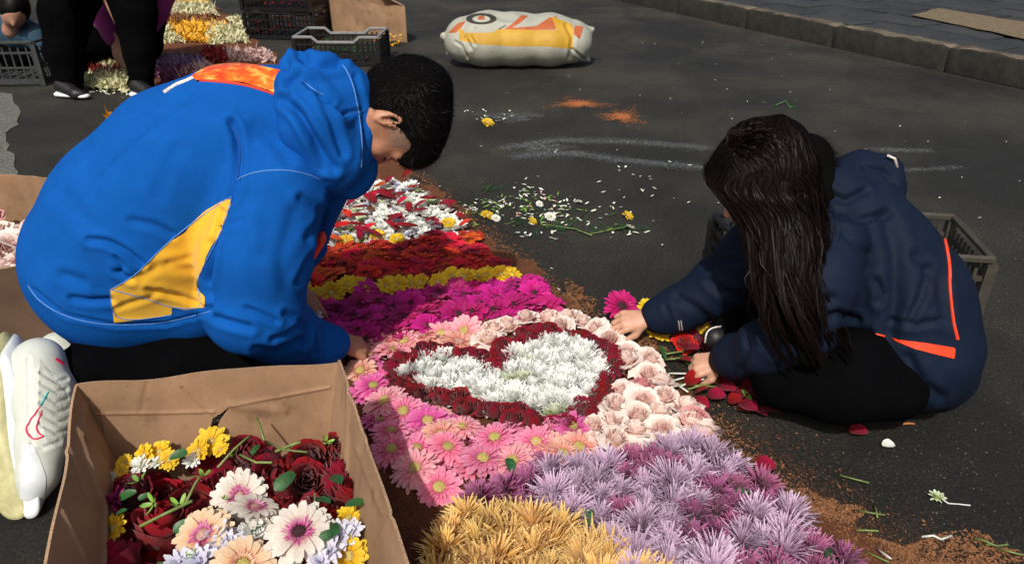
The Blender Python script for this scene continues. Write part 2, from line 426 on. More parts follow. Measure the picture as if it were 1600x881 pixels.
def creases(V, Q, lst, face=-.1):
    """lst: (polyline px, width px, depth m): folds pressed into (or raised from, depth < 0) the cloth"""
    N = normals(V, Q); P = PX(V); fc = facing(V, N) > face; D = np.zeros(len(V))
    for line, w, dp in lst:
        d = seg_dist(P, line); L = np.asarray(line, float)
        e = np.minimum(np.linalg.norm(P - L[0], axis=1), np.linalg.norm(P - L[-1], axis=1))
        D += np.where(fc, -dp * np.exp(-(d / w) ** 2) + .45 * dp * np.exp(-((d - 2.0 * w) / (1.1 * w)) ** 2), 0)
    return V + N * D[:, None]
def wrinkle(V, Q, comps):
    N = normals(V, Q); D = sum(a * snoise(V * np.array(st), s, i * 7 + 3) for i, (s, a, st) in enumerate(comps)); return V + N * D[:, None]
def tri(Q): return np.concatenate([Q[:, [0, 1, 2]], Q[:, [0, 2, 3]]])
def poly_sd(P, poly):
    poly = np.asarray(poly, float); d = seg_dist(P, np.vstack([poly, poly[:1]])); ins = np.zeros(len(P), bool)
    for (x0, y0), (x1, y1) in zip(poly, np.roll(poly, -1, 0)):
        c = ((y0 > P[:, 1]) != (y1 > P[:, 1])) & (P[:, 0] < (x1 - x0) * (P[:, 1] - y0) / (y1 - y0 + 1e-12) + x0); ins ^= c
    return np.where(ins, -d, d)
def split(V, T, val):
    """cut a triangle mesh along val == 0; returns (V, inside, outside)"""
    s = val[T] < 0; c = s.sum(1); mx = (c == 1) | (c == 2); M = T[mx]; sm = s[mx]; one = c[mx] == 1
    if len(M) == 0: return V, T[c == 3], T[c == 0]
    li = np.argmax(sm == one[:, None], 1); r = np.arange(len(M)); a, b, d = M[r, li], M[r, (li + 1) % 3], M[r, (li + 2) % 3]
    E = np.concatenate([np.stack([a, b], 1), np.stack([a, d], 1)]); Es = np.sort(E, 1); U, inv = np.unique(Es, axis=0, return_inverse=True); inv = inv.ravel()
    va, vb = val[U[:, 0]], val[U[:, 1]]; tt = np.clip(va / (va - vb + 1e-12), .02, .98)
    NV = V[U[:, 0]] * (1 - tt)[:, None] + V[U[:, 1]] * tt[:, None]; ab = inv[:len(M)] + len(V); ad = inv[len(M):] + len(V)
    t1 = np.stack([a, ab, ad], 1); t2 = np.stack([ab, b, d], 1); t3 = np.stack([ab, d, ad], 1)
    In = np.concatenate([T[c == 3], t1[one], t2[~one], t3[~one]]); Out = np.concatenate([T[c == 0], t1[~one], t2[one], t3[one]])
    return np.concatenate([V, NV]), In, Out
def cut(V, T, poly, face=-.15):
    N = normals(V, T); val = poly_sd(PX(V), poly); val = np.where(facing(V, N) > face, val, np.abs(val) + 5); return split(V, T, val)
def swell(V, T, d):
    N = normals(V, T); return V + N * d
def bvh(V, T): return BVHTree.FromPolygons([Vector(v) for v in V], [tuple(int(i) for i in f) for f in T])
def hit(B, px, py):
    d = Vector(ray(px, py)).normalized(); h = B.ray_cast(Vector(CAMP), d)
    return (np.array(h[0]), np.array(h[1])) if h[0] is not None else None
def seam(B, line, wpx, off, name, m, parent, step=4, flat=.5):
    """thin raised band that follows the surface under a pixel line"""
    L = np.asarray(line, float); pts = []
    for _ in range(2):
        if len(L) > 2: L = np.concatenate([L[:1], np.stack([L[:-1] * .75 + L[1:] * .25, L[:-1] * .25 + L[1:] * .75], 1).reshape(-1, 2)[1:-1], L[-1:]])
    for a, b in zip(L[:-1], L[1:]):
        k = max(1, int(np.linalg.norm(b - a) / step))
        pts += [a + (b - a) * i / k for i in range(k)]
    pts.append(L[-1]); mb = MB(); run = []
    def flush(run):
        if len(run) < 2: return
        P = np.array([h[0] for h in run]); Nn = np.array([h[1] for h in run]); V = []
        for i in range(len(P)):
            t_ = nz(P[min(i + 1, len(P) - 1)] - P[max(i - 1, 0)]); s_ = nz(np.cross(t_, Nn[i])); w = wpx * mpp(P[i]) / 2; n_ = nz(Nn[i])
            V += [P[i] - s_ * w - n_ * .001, P[i] - s_ * w * .6 + n_ * off, P[i] + s_ * w * .6 + n_ * off, P[i] + s_ * w - n_ * .001]
        mb.add(V, [(i * 4 + k, i * 4 + 4 + k, i * 4 + 5 + k, i * 4 + 1 + k) for i in range(len(P) - 1) for k in range(3)])
    last = None
    for p in pts:
        h = hit(B, *p)
        if h is None or (last is not None and np.linalg.norm(h[0] - last) > .05): flush(run); run = []; last = None
        if h is not None: run.append(h); last = h[0]
    flush(run)
    if mb.V: return mb.build(name, m, parent, smooth=True)
def tuft(V, T, n, length, width, flow, lift, name, m, parent, keep=None, seg=3, wob=.3):
    """short hairs growing from a surface"""
    N = normals(V, T); tr = T[nr.randint(0, len(T), n)]; w = nr.dirichlet((1, 1, 1), n)
    P = (V[tr] * w[:, :, None]).sum(1); Nn = (N[tr] * w[:, :, None]).sum(1)
    if keep is not None: k = keep(P, Nn); P = P[k]; Nn = Nn[k]; n = len(P)
    fl = flow(P, Nn); fl = fl - Nn * (fl * Nn).sum(1)[:, None]; fl /= np.linalg.norm(fl, axis=1, keepdims=True) + 1e-9
    sd = np.cross(fl, Nn); ph = nr.normal(size=(n, 1)) * wob; d = fl + sd * ph; lf = lift * nr.uniform(.3, 1.6, (n, 1)); L = length * nr.uniform(.6, 1.3, (n, 1))
    rows = []
    for i in range(seg + 1):
        q = i / seg; c = P - Nn * .004 + d * L * q + Nn * lf * L * q * (1 - .45 * q); ww = width * (1 - q * .85); rows += [c - sd * ww / 2, c + sd * ww / 2]
    Vv = np.stack(rows, 1).reshape(-1, 3); k = 2 * (seg + 1); b = np.arange(n)[:, None] * k
    Fs = np.concatenate([np.concatenate([b + 2 * i, b + 2 * i + 1, b + 2 * i + 3, b + 2 * i + 2], 1) for i in range(seg)])
    return obj(name, mesh(name, Vv, Fs, m), parent)

# ------------------------------------------------------------------ ground
def sheet(name, pts, z, m, kind='structure', parent=None):
    V = [(p[0], p[1], z) for p in pts]; return obj(name, mesh(name, np.array(V), [list(range(len(V)))], m, smooth=False), parent, kind=kind)
def noisy_ring(name, pts, z, m, n=8, amp=.02, kind='structure', seed=1):
    P = []
    for a, b in zip(pts, pts[1:] + pts[:1]):
        a = np.array(a[:2]); b = np.array(b[:2]); d = b - a; nn = np.array([-d[1], d[0]]) / (np.linalg.norm(d) + 1e-9)
        for i in range(n): P.append(a + d * i / n + nn * rnd.gauss(0, amp))
    return sheet(name, P, z, m, kind)
road = sheet('road', [(-60, -20), (60, -20), (60, 90), (-60, 90)], 0, 'asphalt')
KD = nz([2.08, -4.16]); KN = np.array([-KD[1], KD[0]])    # kerb direction, outward normal (to the pavement)
if KN[0] < 0: KN = -KN
K0 = np.array([3.25, 4.82])
def kp(s, o): return K0 + KD * s + KN * o
slab_z = .165
pavement = obj('pavement', mesh('pavement', np.array([(*kp(8, .16), slab_z - .02), (*kp(8, 16), slab_z - .02), (*kp(-40, 16), slab_z - .02), (*kp(-40, .16), slab_z - .02)]), [[0, 1, 2, 3]], 'asphalt', smooth=False), kind='structure')
# kerb made of long stones with worn tops
kerb = empty('kerb', (*kp(0, 0), 0)); kerb['kind'] = 'structure'
def worn_block(L, Wd, Hh, seed, bev=.015, res=.06):
    v = Vol(.02); 
    nx = max(3, int(L / res)); ny = 4; nzz = 4; P = []; Fs = []
    mb = MB(); rs = np.random.RandomState(seed)
    xs = np.linspace(-L / 2 + .004, L / 2 - .004, nx); prof = [(-Wd / 2, 0), (-Wd / 2, Hh * .5), (-Wd / 2, Hh - bev), (-Wd / 2 + bev, Hh), (0, Hh + .003), (Wd / 2 - bev, Hh), (Wd / 2, Hh - bev), (Wd / 2, 0)]
    for i, x in enumerate(xs):
        for j, (y, z) in enumerate(prof):
            e = rs.normal(0, .006) if 0 < j < 7 else 0; f = rs.normal(0, .004) if j in (2, 3, 4, 5) else 0
            P.append((x, y + e, z + f - (.01 if i in (0, nx - 1) and j in (2, 3, 4, 5) else 0)))
    k = len(prof)
    for i in range(nx - 1):
        for j in range(k - 1): Fs.append((i * k + j, i * k + j + 1, (i + 1) * k + j + 1, (i + 1) * k + j))
    Fs += [tuple(range(k))[::-1], tuple((nx - 1) * k + j for j in range(k))]
    return mesh('kerb_stone', np.array(P), Fs, ['kerb_stone', 'kerb_dark'], [1 if (j < 2 or j > 4) else 0 for i in range(nx - 1) for j in range(k - 1)] + [1, 1])  # sides and ends of each stone darker than its top
kms = [worn_block(1.0, .17, .17, i) for i in range(4)]
ang = math.atan2(KD[1], KD[0])
for i in range(-12, 6):
    o = bpy.data.objects.new('kerb_stone', kms[i % 4]); COL.objects.link(o); o.parent = kerb
    p = kp(i * 1.003, .085) - kp(0, 0); o.location = (p[0], p[1], rnd.uniform(-.006, .004)); o.rotation_euler = (rnd.uniform(-.01, .01), 0, ang + math.pi + rnd.uniform(-.006, .006))
# paving stones behind the kerb
pv = []
def slab_mesh(w, d, seed):
    rs = np.random.RandomState(seed); mb = MB(); nx, ny = 6, 6; P = []
    for j in range(ny):
        for i in range(nx):
            e = (i in (0, nx - 1)) or (j in (0, ny - 1)); P.append(((i / (nx - 1) - .5) * w + (rs.normal(0, .004) if e else 0), (j / (ny - 1) - .5) * d + (rs.normal(0, .004) if e else 0), -.006 * e + rs.normal(0, .0015)))
    Fs = [(j * nx + i, j * nx + i + 1, (j + 1) * nx + i + 1, (j + 1) * nx + i) for j in range(ny - 1) for i in range(nx - 1)]
    ring = [i for i in range(nx)] + [j * nx + nx - 1 for j in range(1, ny)] + [(ny - 1) * nx + i for i in range(nx - 2, -1, -1)] + [j * nx for j in range(ny - 2, 0, -1)]
    b0 = len(P); P += [(P[i][0], P[i][1], -.03) for i in ring]; n = len(ring)
    Fs += [(ring[k], b0 + k, b0 + (k + 1) % n, ring[(k + 1) % n]) for k in range(n)]
    return mesh('paving_stone', np.array(P), Fs, 'paving', smooth=False)
sms = [slab_mesh(.585, .385, i) for i in range(4)]
pav_par = pavement
for r_ in range(0, 9):
    for i in range(-16, 5):
        p = kp(i * .60 + (.3 if r_ % 2 else 0), .17 + .21 + r_ * .40)
        if r_ == 1 and -3.3 < i + .0 < 0.6: pass
        o = bpy.data.objects.new('paving_stone', sms[(i * 3 + r_) % 4]); COL.objects.link(o); o.parent = pav_par
        o.location = (p[0], p[1], slab_z + rnd.uniform(-.004, .004)); o.rotation_euler = (rnd.uniform(-.008, .008), rnd.uniform(-.008, .008), ang)
a0 = G(1425, 26, slab_z); a1 = G(1610, 66, slab_z); a2 = G(1640, 44, slab_z); a3 = G(1465, 15, slab_z)
noisy_ring('yellow_paint_strip', [tuple(a0), tuple(a1), tuple(a2), tuple(a3)], slab_z + .012, 'yellow_paint', 10, .012)
# lit asphalt at the left edge, its light painted as a paler patch
noisy_ring('painted_light_patch', [tuple(G(-60, 140)), tuple(G(18, 148)), tuple(G(34, 185)), tuple(G(8, 215)), tuple(G(22, 250)), tuple(G(30, 285)), tuple(G(-60, 300))], .004, 'lit_asphalt_tone', 5, .008)

def chips(name, P, size, m, flat=.3, kind='stuff', seed=0, stretch=2.2, parent=None, zoff=0):
    """thin splinters lying at points P"""
    rs = np.random.RandomState(seed); n = len(P); a = rs.uniform(0, 6.28, n); s = size * rs.uniform(.4, 1.3, n)
    d = np.stack([np.cos(a), np.sin(a), rs.normal(0, flat, n)], 1) * (s * stretch / 2)[:, None]; e = np.stack([-np.sin(a), np.cos(a), rs.normal(0, flat, n)], 1) * (s / 2)[:, None]
    P = P + np.array([0, 0, 1]) * (size * .15 + zoff)
    V = np.stack([P - d, P - e * .7, P + d, P + e], 1).reshape(-1, 3); b = np.arange(n)[:, None] * 4
    V[:, 2] = np.maximum(V[:, 2], .0015)
    Fs = np.concatenate([np.concatenate([b, b + 1, b + 2], 1), np.concatenate([b, b + 2, b + 3], 1)])
    return obj(name, mesh(name, V, Fs, m, smooth=False), parent, kind=kind)
def along(line, n, w, seed=0, z=.002):
    rs = np.random.RandomState(seed); L = [G(*p)[:2] for p in line]; ln = [np.linalg.norm(b - a) for a, b in zip(L[:-1], L[1:])]; ln = np.array(ln) / sum(ln)
    k = rs.choice(len(ln), n, p=ln); q = rs.uniform(0, 1, n); A = np.array(L)[k]; B = np.array(L)[k + 1]
    P = A + (B - A) * q[:, None] + rs.normal(0, 1, (n, 2)) * (w if np.isscalar(w) else np.asarray(w)); return np.column_stack([P, np.full(n, z)])
def blob(px, py, n, sx, sy, seed=0, z=.002, soft=False):
    rs = np.random.RandomState(seed); c = G(px, py); a = rs.uniform(0, 6.28, n); r = (np.abs(rs.normal(0, .52, n)) if soft else np.sqrt(rs.uniform(0, 1, n))) * (1 + .35 * np.sin(3 * a + seed) + .2 * np.sin(7 * a + 1))
    return np.column_stack([c[0] + np.cos(a) * r * sx, c[1] + np.sin(a) * r * sy, np.full(n, z)])

# sawdust bed of the carpet: a low mound with a ragged edge
CD = nz([2.93, -5.56]); CN = np.array([-CD[1], CD[0]])
RE = np.array([.68, 1.032]); CW = .99
if CN[0] < 0: CN = -CN
nu, nv = 420, 46
U = np.linspace(-11, 1.2, nu); VV = np.linspace(-1, 1, nv)
uu, vv = np.meshgrid(U, VV, indexing='ij')
half = CW / 2 + .03 + .028 * np.sin(uu * 9 + 1) + .02 * np.sin(uu * 23 + 2) + .012 * np.sin(uu * 61)
mid = RE - CN * CW / 2
XY = mid + CD * uu[..., None] + CN * (vv * half)[..., None]
zz = .016 * (1 - np.abs(vv) ** 5) + .0035 * snoise(np.stack([XY[..., 0], XY[..., 1], uu * 0], -1), 40, 5) * (1 - np.abs(vv) ** 6)
zz = np.maximum(zz, .001 + .002 * (1 - np.abs(vv))); zz[:, 0] = -.004; zz[:, -1] = -.004
V = np.column_stack([XY.reshape(-1, 2), zz.ravel()]); ii = np.arange(nu * nv).reshape(nu, nv)
Q = np.stack([ii[:-1, :-1].ravel(), ii[1:, :-1].ravel(), ii[1:, 1:].ravel(), ii[:-1, 1:].ravel()], 1)
bed = obj('sawdust_bed', mesh('sawdust_bed', V, Q, 'sawdust'), kind='stuff'); tag(bed, 'rusty brown sawdust bed spread under the flower carpet', 'sawdust')
def carpet_edge(n, spread, side, u0, u1, seed):
    rs = np.random.RandomState(seed); u_ = rs.uniform(u0, u1, n); off = np.abs(rs.normal(0, spread, n)) * np.where(rs.uniform(size=n) < .8, 1, -1) - .01
    P = mid + CD * u_[:, None] + CN * (side * (CW / 2 + off))[:, None]; return np.column_stack([P, np.full(n, .004)])
tag(chips('loose_sawdust', np.concatenate([carpet_edge(9000, .032, 1, -4.5, 1.1, 1), carpet_edge(5000, .05, -1, -4.5, 1.1, 2), carpet_edge(700, .10, 1, -1.0, 1.1, 3)]), .0042, 'sawdust_chip'), 'loose orange sawdust trailing off the carpet edges', 'sawdust')
tag(chips('dark_sawdust', np.concatenate([carpet_edge(7000, .10, 1, -3.0, 1.1, 4), along([(1110, 690), (1250, 780), (1400, 870), (1500, 885)], 5000, .07, 5)]), .0032, 'sawdust_dark'), 'dark brown sawdust crumbs on the asphalt beside the carpet', 'sawdust')
tag(chips('sawdust_drift', np.concatenate([blob(1420, 878, 4200, .20, .07, 6), blob(1290, 800, 1500, .06, .05, 8), blob(900, 470, 900, .05, .10, 9), blob(1010, 545, 900, .06, .06, 10)]), .0045, 'sawdust_chip'), 'drift of orange sawdust by the purple flowers', 'sawdust')
tag(chips('pale_grit', np.column_stack([nr.uniform(-.1, 2.3, 6000), nr.uniform(.9, 2.6, 6000), np.full(6000, .002)]), .0034, 'grit_pale', stretch=1.5, seed=7), 'pale grit sprinkled over the dark asphalt', 'grit')
tag(chips('orange_powder', np.concatenate([blob(905, 163, 3000, .15, .10, 3, soft=True), blob(972, 183, 2600, .11, .13, 11, soft=True)]), .0045, 'orange_powder', flat=.1), 'two spilled patches of orange powder on the road', 'powder')
cl = [along([(785, 232), (870, 220), (980, 222), (1110, 232)], 3800, (.02, .028), 21), along([(800, 245), (900, 240), (960, 250), (1110, 264)], 3400, (.02, .026), 22),
      along([(1370, 235), (1450, 236)], 700, (.03, .02), 23), along([(1400, 268), (1500, 262)], 400, (.02, .015), 24), blob(800, 183, 1500, .15, .09, 25), blob(850, 232, 900, .12, .07, 26)]
tag(chips('chalk_smear', np.concatenate(cl), .0042, 'chalk', flat=.08, stretch=2.2), 'pale chalky smears curving across the dark road', 'chalk')

# ------------------------------------------------------------------ flower shapes
def petal_prof(kind):
    return {'round': ([0, .25, .6, .85, 1], [.35, .8, 1, .85, .25]), 'spoon': ([0, .3, .7, .9, 1], [.3, .5, 1, .85, .3]),
            'needle': ([0, .3, .75, .92, 1], [.5, .8, 1, .8, .25]), 'strap': ([0, .2, .6, .88, 1], [.45, .85, 1, .9, .45])}[kind]
class Fl:
    def __init__(s, seed): s.V = []; s.F = []; s.M = []; s.U = []; s.rs = np.random.RandomState(seed)
    def petal(s, phi, r0, z0, L, w, a0, curl, prof='round', n=5, cup=.25, m=0, twist=0, side=0.0, u0=0, u1=1):
        """a0: angle above the horizontal at the base; curl: added along the petal"""
        xs, ys = petal_prof(prof); b = len(s.V); r, z, y = r0, z0, 0.0; ph = phi
        for i in range(n + 1):
            t_ = i / n; a = a0 + curl * t_; wd = w * np.interp(t_, xs, ys) / 2; nx_, nz_ = -math.sin(a), math.cos(a)
            y = side * L * t_ * t_
            for k in (-1, 0, 1):
                yy = y + k * wd * math.cos(twist * t_); up = cup * wd * abs(k) + k * wd * math.sin(twist * t_)
                rr = r + nx_ * up; zz_ = z + nz_ * up
                s.V.append((rr * math.cos(ph) - yy * math.sin(ph), rr * math.sin(ph) + yy * math.cos(ph), zz_)); s.U.append(u0 + (u1 - u0) * t_)
            r += math.cos(a) * L / n; z += math.sin(a) * L / n
        for i in range(n):
            for k in (0, 1):
                q = b + i * 3 + k; s.F.append((q, q + 3, q + 4, q + 1)); s.M.append(m)
    def ring(s, cnt, r0, z0, L, w, a0, curl, prof='round', jl=.12, ja=.15, **kw):
        ph0 = s.rs.uniform(0, 6.28)
        for i in range(cnt):
            s.petal(ph0 + 2 * math.pi * (i + s.rs.uniform(-.25, .25)) / cnt, r0, z0, L * (1 + s.rs.uniform(-jl, jl)), w * (1 + s.rs.uniform(-.15, .15)), a0 + s.rs.normal(0, ja), curl * (1 + s.rs.uniform(-.4, .4)), prof, twist=s.rs.normal(0, .25), side=s.rs.normal(0, .06), **kw)
    def dome(s, r, h, z0, n=14, m=0, bumpy=.15):
        b = len(s.V); s.V.append((0, 0, z0 + h)); s.U.append(1); rings = 4
        for i in range(1, rings + 1):
            a = i / rings * math.pi / 2
            for k in range(n):
                q = 1 + s.rs.uniform(-bumpy, bumpy); s.V.append((r * math.sin(a) * math.cos(k * 6.283 / n) * q, r * math.sin(a) * math.sin(k * 6.283 / n) * q, z0 + h * math.cos(a) * q)); s.U.append(1)
        for k in range(n): s.F.append((b, b + 1 + k, b + 1 + (k + 1) % n)); s.M.append(m)
        for i in range(rings - 1):
            for k in range(n): p = b + 1 + i * n; s.F.append((p + k, p + n + k, p + n + (k + 1) % n, p + (k + 1) % n)); s.M.append(m)
    def out(s, name, mats): return mesh(name, np.array(s.V), s.F, mats, s.M, s.U)
def gerbera(m, seed, D=.105, cm='centre_yellow', cr=.0145, broad=1):
    f = Fl(seed); r = D / 2; q = r / .052; cn = int(20 / broad ** .8)
    f.ring(cn, cr * .8, -.004 * q, r - cr * .8, .0125 * q * broad, .02, -.18, 'strap', ja=.08); f.ring(cn, cr * .8, 0, (r - cr) * .92, .0115 * q * broad, .12, -.24, 'strap', ja=.08)
    f.ring(20, cr * .9, .002, (r - cr) * .52, .006 * q, .5, -.5, 'needle', n=3); f.ring(22, cr * .8, .003, .010 * q, .0035 * q, .9, -.3, 'needle', n=2)
    c = Fl(seed + 1); c.dome(cr, .005, .001)
    for k in range(46):
        a = c.rs.uniform(0, 6.28); rr = cr * math.sqrt(c.rs.uniform(.05, 1)); c.petal(a, rr, .004, .0035, .0016, 1.2, 0, 'needle', n=1)
    return [('petals', f.out('petals', m)), ('flower_centre', c.out('flower_centre', cm))]
def daisy(m, seed, D=.065, cm='centre_yellow', n=16):
    f = Fl(seed); r = D / 2; f.ring(n, .006, 0, r - .006, r * .40, .12, -.2, 'spoon', ja=.12); f.ring(n - 2, .006, .002, (r - .006) * .85, r * .34, .45, -.4, 'spoon', ja=.12)
    c = Fl(seed + 1); c.dome(r * .26, .005, .002, 10); return [('petals', f.out('petals', m)), ('flower_centre', c.out('flower_centre', cm))]
def chrys(m, seed, D=.068, dens=1.0):
    f = Fl(seed); r = D / 2
    for cnt, r0, z0, L, w, a0, c in ((22, .004, 0, 1.0, .26, .10, .35), (22, .004, .003, .95, .25, .34, .35), (20, .004, .006, .86, .24, .60, .4), (18, .003, .008, .74, .23, .85, .5), (14, .002, .009, .60, .22, 1.1, .6), (10, .001, .010, .48, .20, 1.35, .5)):
        f.ring(int(cnt * dens), r0, z0, r * L, r * w, a0, c, 'spoon', jl=.15, ja=.12, n=4)
    return [(None, f.out('chrysanthemum', m))]
def spider(m, seed, D=.118, n=185, w=.0046):
    f = Fl(seed); r = D / 2
    for i in range(n):
        q = (i + .5) / n; a = (1 - q) * .05 + q * 1.45; L = r * (1.05 - .33 * q) * f.rs.uniform(.78, 1.2)
        f.petal(f.rs.uniform(0, 6.28), .003 * (1 - q), .004 + .010 * q, L, w * f.rs.uniform(.7, 1.2), a + f.rs.normal(0, .12), f.rs.normal(-.15, .25), 'needle', n=4, cup=.7, side=f.rs.normal(0, .09), twist=f.rs.normal(0, .5))
    return [(None, f.out('chrysanthemum', m))]
def rose(m, seed, D=.055, Hh=.042, open_=1.0, layers=20, wide=1.15):
    rs = np.random.RandomState(seed); V = []; Fs = []; U = []; Rr = D / 2
    for i in range(layers):
        q = i / (layers - 1); r1 = Rr * (.10 + .72 * q ** .8); r0 = r1 * .55; wdt = wide - .15 * q + rs.uniform(-.1, .1); ph = i * 2.4 + rs.uniform(-.3, .3); h = Hh * (1.0 - .42 * q ** 1.5) * (1 + rs.uniform(-.06, .06)); lip = Rr * .42 * q * q * open_ * rs.uniform(.7, 1.3)
        b = len(V); nt, ns = 6, 8
        for a in range(nt + 1):
            t_ = a / nt
            for k in range(ns + 1):
                s_ = k / ns * 2 - 1; an = ph + s_ * wdt; hh = h * t_ * (1 - .22 * s_ ** 4 * t_) - lip * .55 * t_ ** 5; rr = r0 + (r1 - r0) * math.sin(t_ * 1.57) ** .8 + lip * t_ ** 4 + Rr * .06 * math.sin(s_ * 5 + i * 2 + t_ * 2) * t_ * t_ + Rr * .05 * math.sin(s_ * 11 + i * 5) * t_ ** 3 + Rr * .05 * rs.normal(0, .25) * t_ + .002 * (s_ > 0) * abs(s_)
                V.append((rr * math.cos(an), rr * math.sin(an), hh)); U.append(t_ * (.55 + .45 * q))
        for a in range(nt):
            for k in range(ns): p = b + a * (ns + 1) + k; Fs.append((p, p + 1, p + ns + 2, p + ns + 1))
    return [(None, mesh('rose', np.array(V), Fs, m, None, U))]
def small_mum(m, seed, D=.04):
    f = Fl(seed); r = D / 2
    for cnt, L, w, a0 in ((10, 1, .45, .1), (9, .85, .42, .55), (7, .6, .4, 1.0)): f.ring(cnt, .002, .002, r * L, r * w, a0, .1, 'spoon', n=3)
    return [(None, f.out('chrysanthemum', m))]
def leaf_mesh(m, seed, L=.06, w=.03):
    f = Fl(seed); f.petal(0, 0, 0, L, w, .25, -.6, 'round', n=6, cup=.35); return [(None, f.out('leaf', m))]

def put(parts, name, loc, rz=0, tilt=(0, 0), sc=1.0, label=None, cat='flower', group=None, parent=None):
    rot = (tilt[0], tilt[1], rz)
    if parts[0][0] is None:
        o = bpy.data.objects.new(name, parts[0][1]); COL.objects.link(o)
    else:
        o = bpy.data.objects.new(name, None); o.empty_display_size = .02; COL.objects.link(o)
        for pn, me in parts:
            c = bpy.data.objects.new(pn, me); COL.objects.link(c); c.parent = o
    o.location = tuple(float(x) for x in loc); o.rotation_mode = 'ZYX'; o.rotation_euler = rot; o.scale = (sc,) * 3
    if parent is not None: o.parent = parent
    else: tag(o, label, cat, group)
    return o
def inpoly(p, poly):
    r = False
    for (x0, y0), (x1, y1) in zip(poly, poly[1:] + poly[:1]):
        if (y0 > p[1]) != (y1 > p[1]) and p[0] < (x1 - x0) * (p[1] - y0) / (y1 - y0) + x0: r = not r
    return r
def fill(poly, s, z=.045, jit=.18, ang=.3, excl=()):
    Wp = [tuple(G(x, y, z)[:2]) for x, y in poly]; Ex = [[tuple(G(x, y, z)[:2]) for x, y in e] for e in excl]
    c = np.mean(Wp, 0); rad = max(np.linalg.norm(np.array(p) - c) for p in Wp); n = int(rad / s) + 2; out = []
    for j in range(-n * 2, n * 2):
        for i in range(-n * 2, n * 2):
            x = (i + .5 * (j % 2)) * s; y = j * s * .866; p = (c[0] + x * math.cos(ang) - y * math.sin(ang) + rnd.uniform(-jit, jit) * s, c[1] + x * math.sin(ang) + y * math.cos(ang) + rnd.uniform(-jit, jit) * s)
            if inpoly(p, Wp) and not any(inpoly(p, e) for e in Ex): out.append(p)
    out.sort(key=lambda p: -p[1]); return out
ONES = 'first second third fourth fifth sixth seventh eighth ninth'.split()
def ordinal(n):
    if n < 10: return ONES[n - 1]
    if n < 20: return 'tenth eleventh twelfth thirteenth fourteenth fifteenth sixteenth seventeenth eighteenth nineteenth'.split()[n - 10]
    tens = {2: 'twent', 3: 'thirt', 4: 'fort', 5: 'fift'}[n // 10]
    return tens + ('ieth' if n % 10 == 0 else 'y-' + ONES[n % 10 - 1])
def rows(pts, label, z=.05):
    """a label for each point: its place in its row, rows counted from the front"""
    q = PX(np.array([(p[0], p[1], z) for p in pts])); order = np.argsort(-q[:, 1]); out = [''] * len(pts); r = []; rws = []
    for i in order:
        if r and q[r[0], 1] - q[i, 1] > (13 + .035 * (q[r[0], 1] - 250)): rws.append(r); r = []
        r.append(i)
    if r: rws.append(r)
    for k, r in enumerate(rws):
        for j, i in enumerate(sorted(r, key=lambda i: q[i, 0])):
            out[i] = '%s, %s row from front, %s from left' % (label, ordinal(k + 1), ordinal(j + 1))
    return out
def lay(pts, protos, name, label, group, z=.02, dz=.006, tilt=.16, sc=(.9, 1.12), cat='flower', wts=None):
    lbs = rows(pts, label)
    for p, label in zip(pts, lbs):
        put(rnd.choices(protos, wts)[0] if wts else rnd.choice(protos), name, (p[0], p[1], z + rnd.uniform(-dz, dz)), rnd.uniform(0, 6.28), (rnd.gauss(0, tilt), rnd.gauss(0, tilt)), rnd.uniform(*sc), label, cat, group)

HEART_OUT = [(605, 585), (612, 560), (640, 545), (690, 537), (735, 541), (765, 548), (780, 533), (815, 516), (870, 511), (925, 518), (962, 538), (972, 568), (962, 598), (935, 636), (900, 662), (872, 668), (820, 655), (760, 640), (700, 625), (650, 615), (618, 603)]
HEART_IN = [(632, 577), (645, 562), (672, 553), (712, 553), (745, 566), (778, 578), (802, 565), (797, 546), (822, 530), (868, 522), (912, 526), (942, 545), (945, 570), (928, 598), (905, 628), (886, 648), (840, 643), (785, 630), (730, 618), (680, 607), (648, 592)]
whites = [chrys('petal_white', 30 + i, .074, 1.4) for i in range(4)] + [chrys('petal_white_lime', 38, .066, 1.2)]
lay(fill(HEART_IN, .042, .05), whites, 'white_chrysanthemum', 'white chrysanthemum inside the rose heart', 'white chrysanthemums filling the heart', sc=(1.0, 1.18), z=.026, tilt=.2, wts=[5, 5, 5, 5, 1])
reds = [rose('petal_darkred', 50 + i, .064, .036, .45, 13, 1.5) for i in range(4)]
lay(fill(HEART_OUT, .036, .05, .15, .1, [HEART_IN]), reds, 'red_rose', 'dark red rose outlining the heart', 'dark red roses outlining the heart', z=.027, tilt=.22, sc=(.88, 1.05))
# pink gerberas left of and below the heart
pinks = [gerbera('petal_pink', 60 + i) for i in range(3)] + [gerbera('petal_pink_pale', 64), gerbera('petal_hotpink', 65), gerbera('petal_hotpink', 66)]
salm = [gerbera('petal_salmon', 67, cm='centre_pale'), gerbera('petal_salmon', 68)]
named = [(685, 748, 0), (720, 662, 3), (773, 682, 1), (838, 690, 1), (668, 655, 4), (630, 640, 0), (895, 664, 4), (700, 697, 0), (650, 695, 0), (755, 712, 0), (800, 716, 3), (612, 672, 0), (583, 600, 4), (600, 625, 3), (612, 700, 1), (648, 728, 3)]
nl = rows([G(x, y, .05) for x, y, k in named], 'upper pink gerbera under the heart')
for (x, y, k), nlb in zip(named, nl):
    p = G(x, y, .05); stray = (x, y) == (685, 748)
    put(pinks[k], 'pink_gerbera', (p[0], p[1], .045 + rnd.uniform(-.004, .006) - .015 * stray), rnd.uniform(0, 6), (rnd.gauss(.12, .12), rnd.gauss(0, .12)), rnd.uniform(.95, 1.08),
        'bright pink gerbera lying apart on bare brown sawdust' if stray else nlb, 'flower', None if stray else 'pink gerberas below the heart')
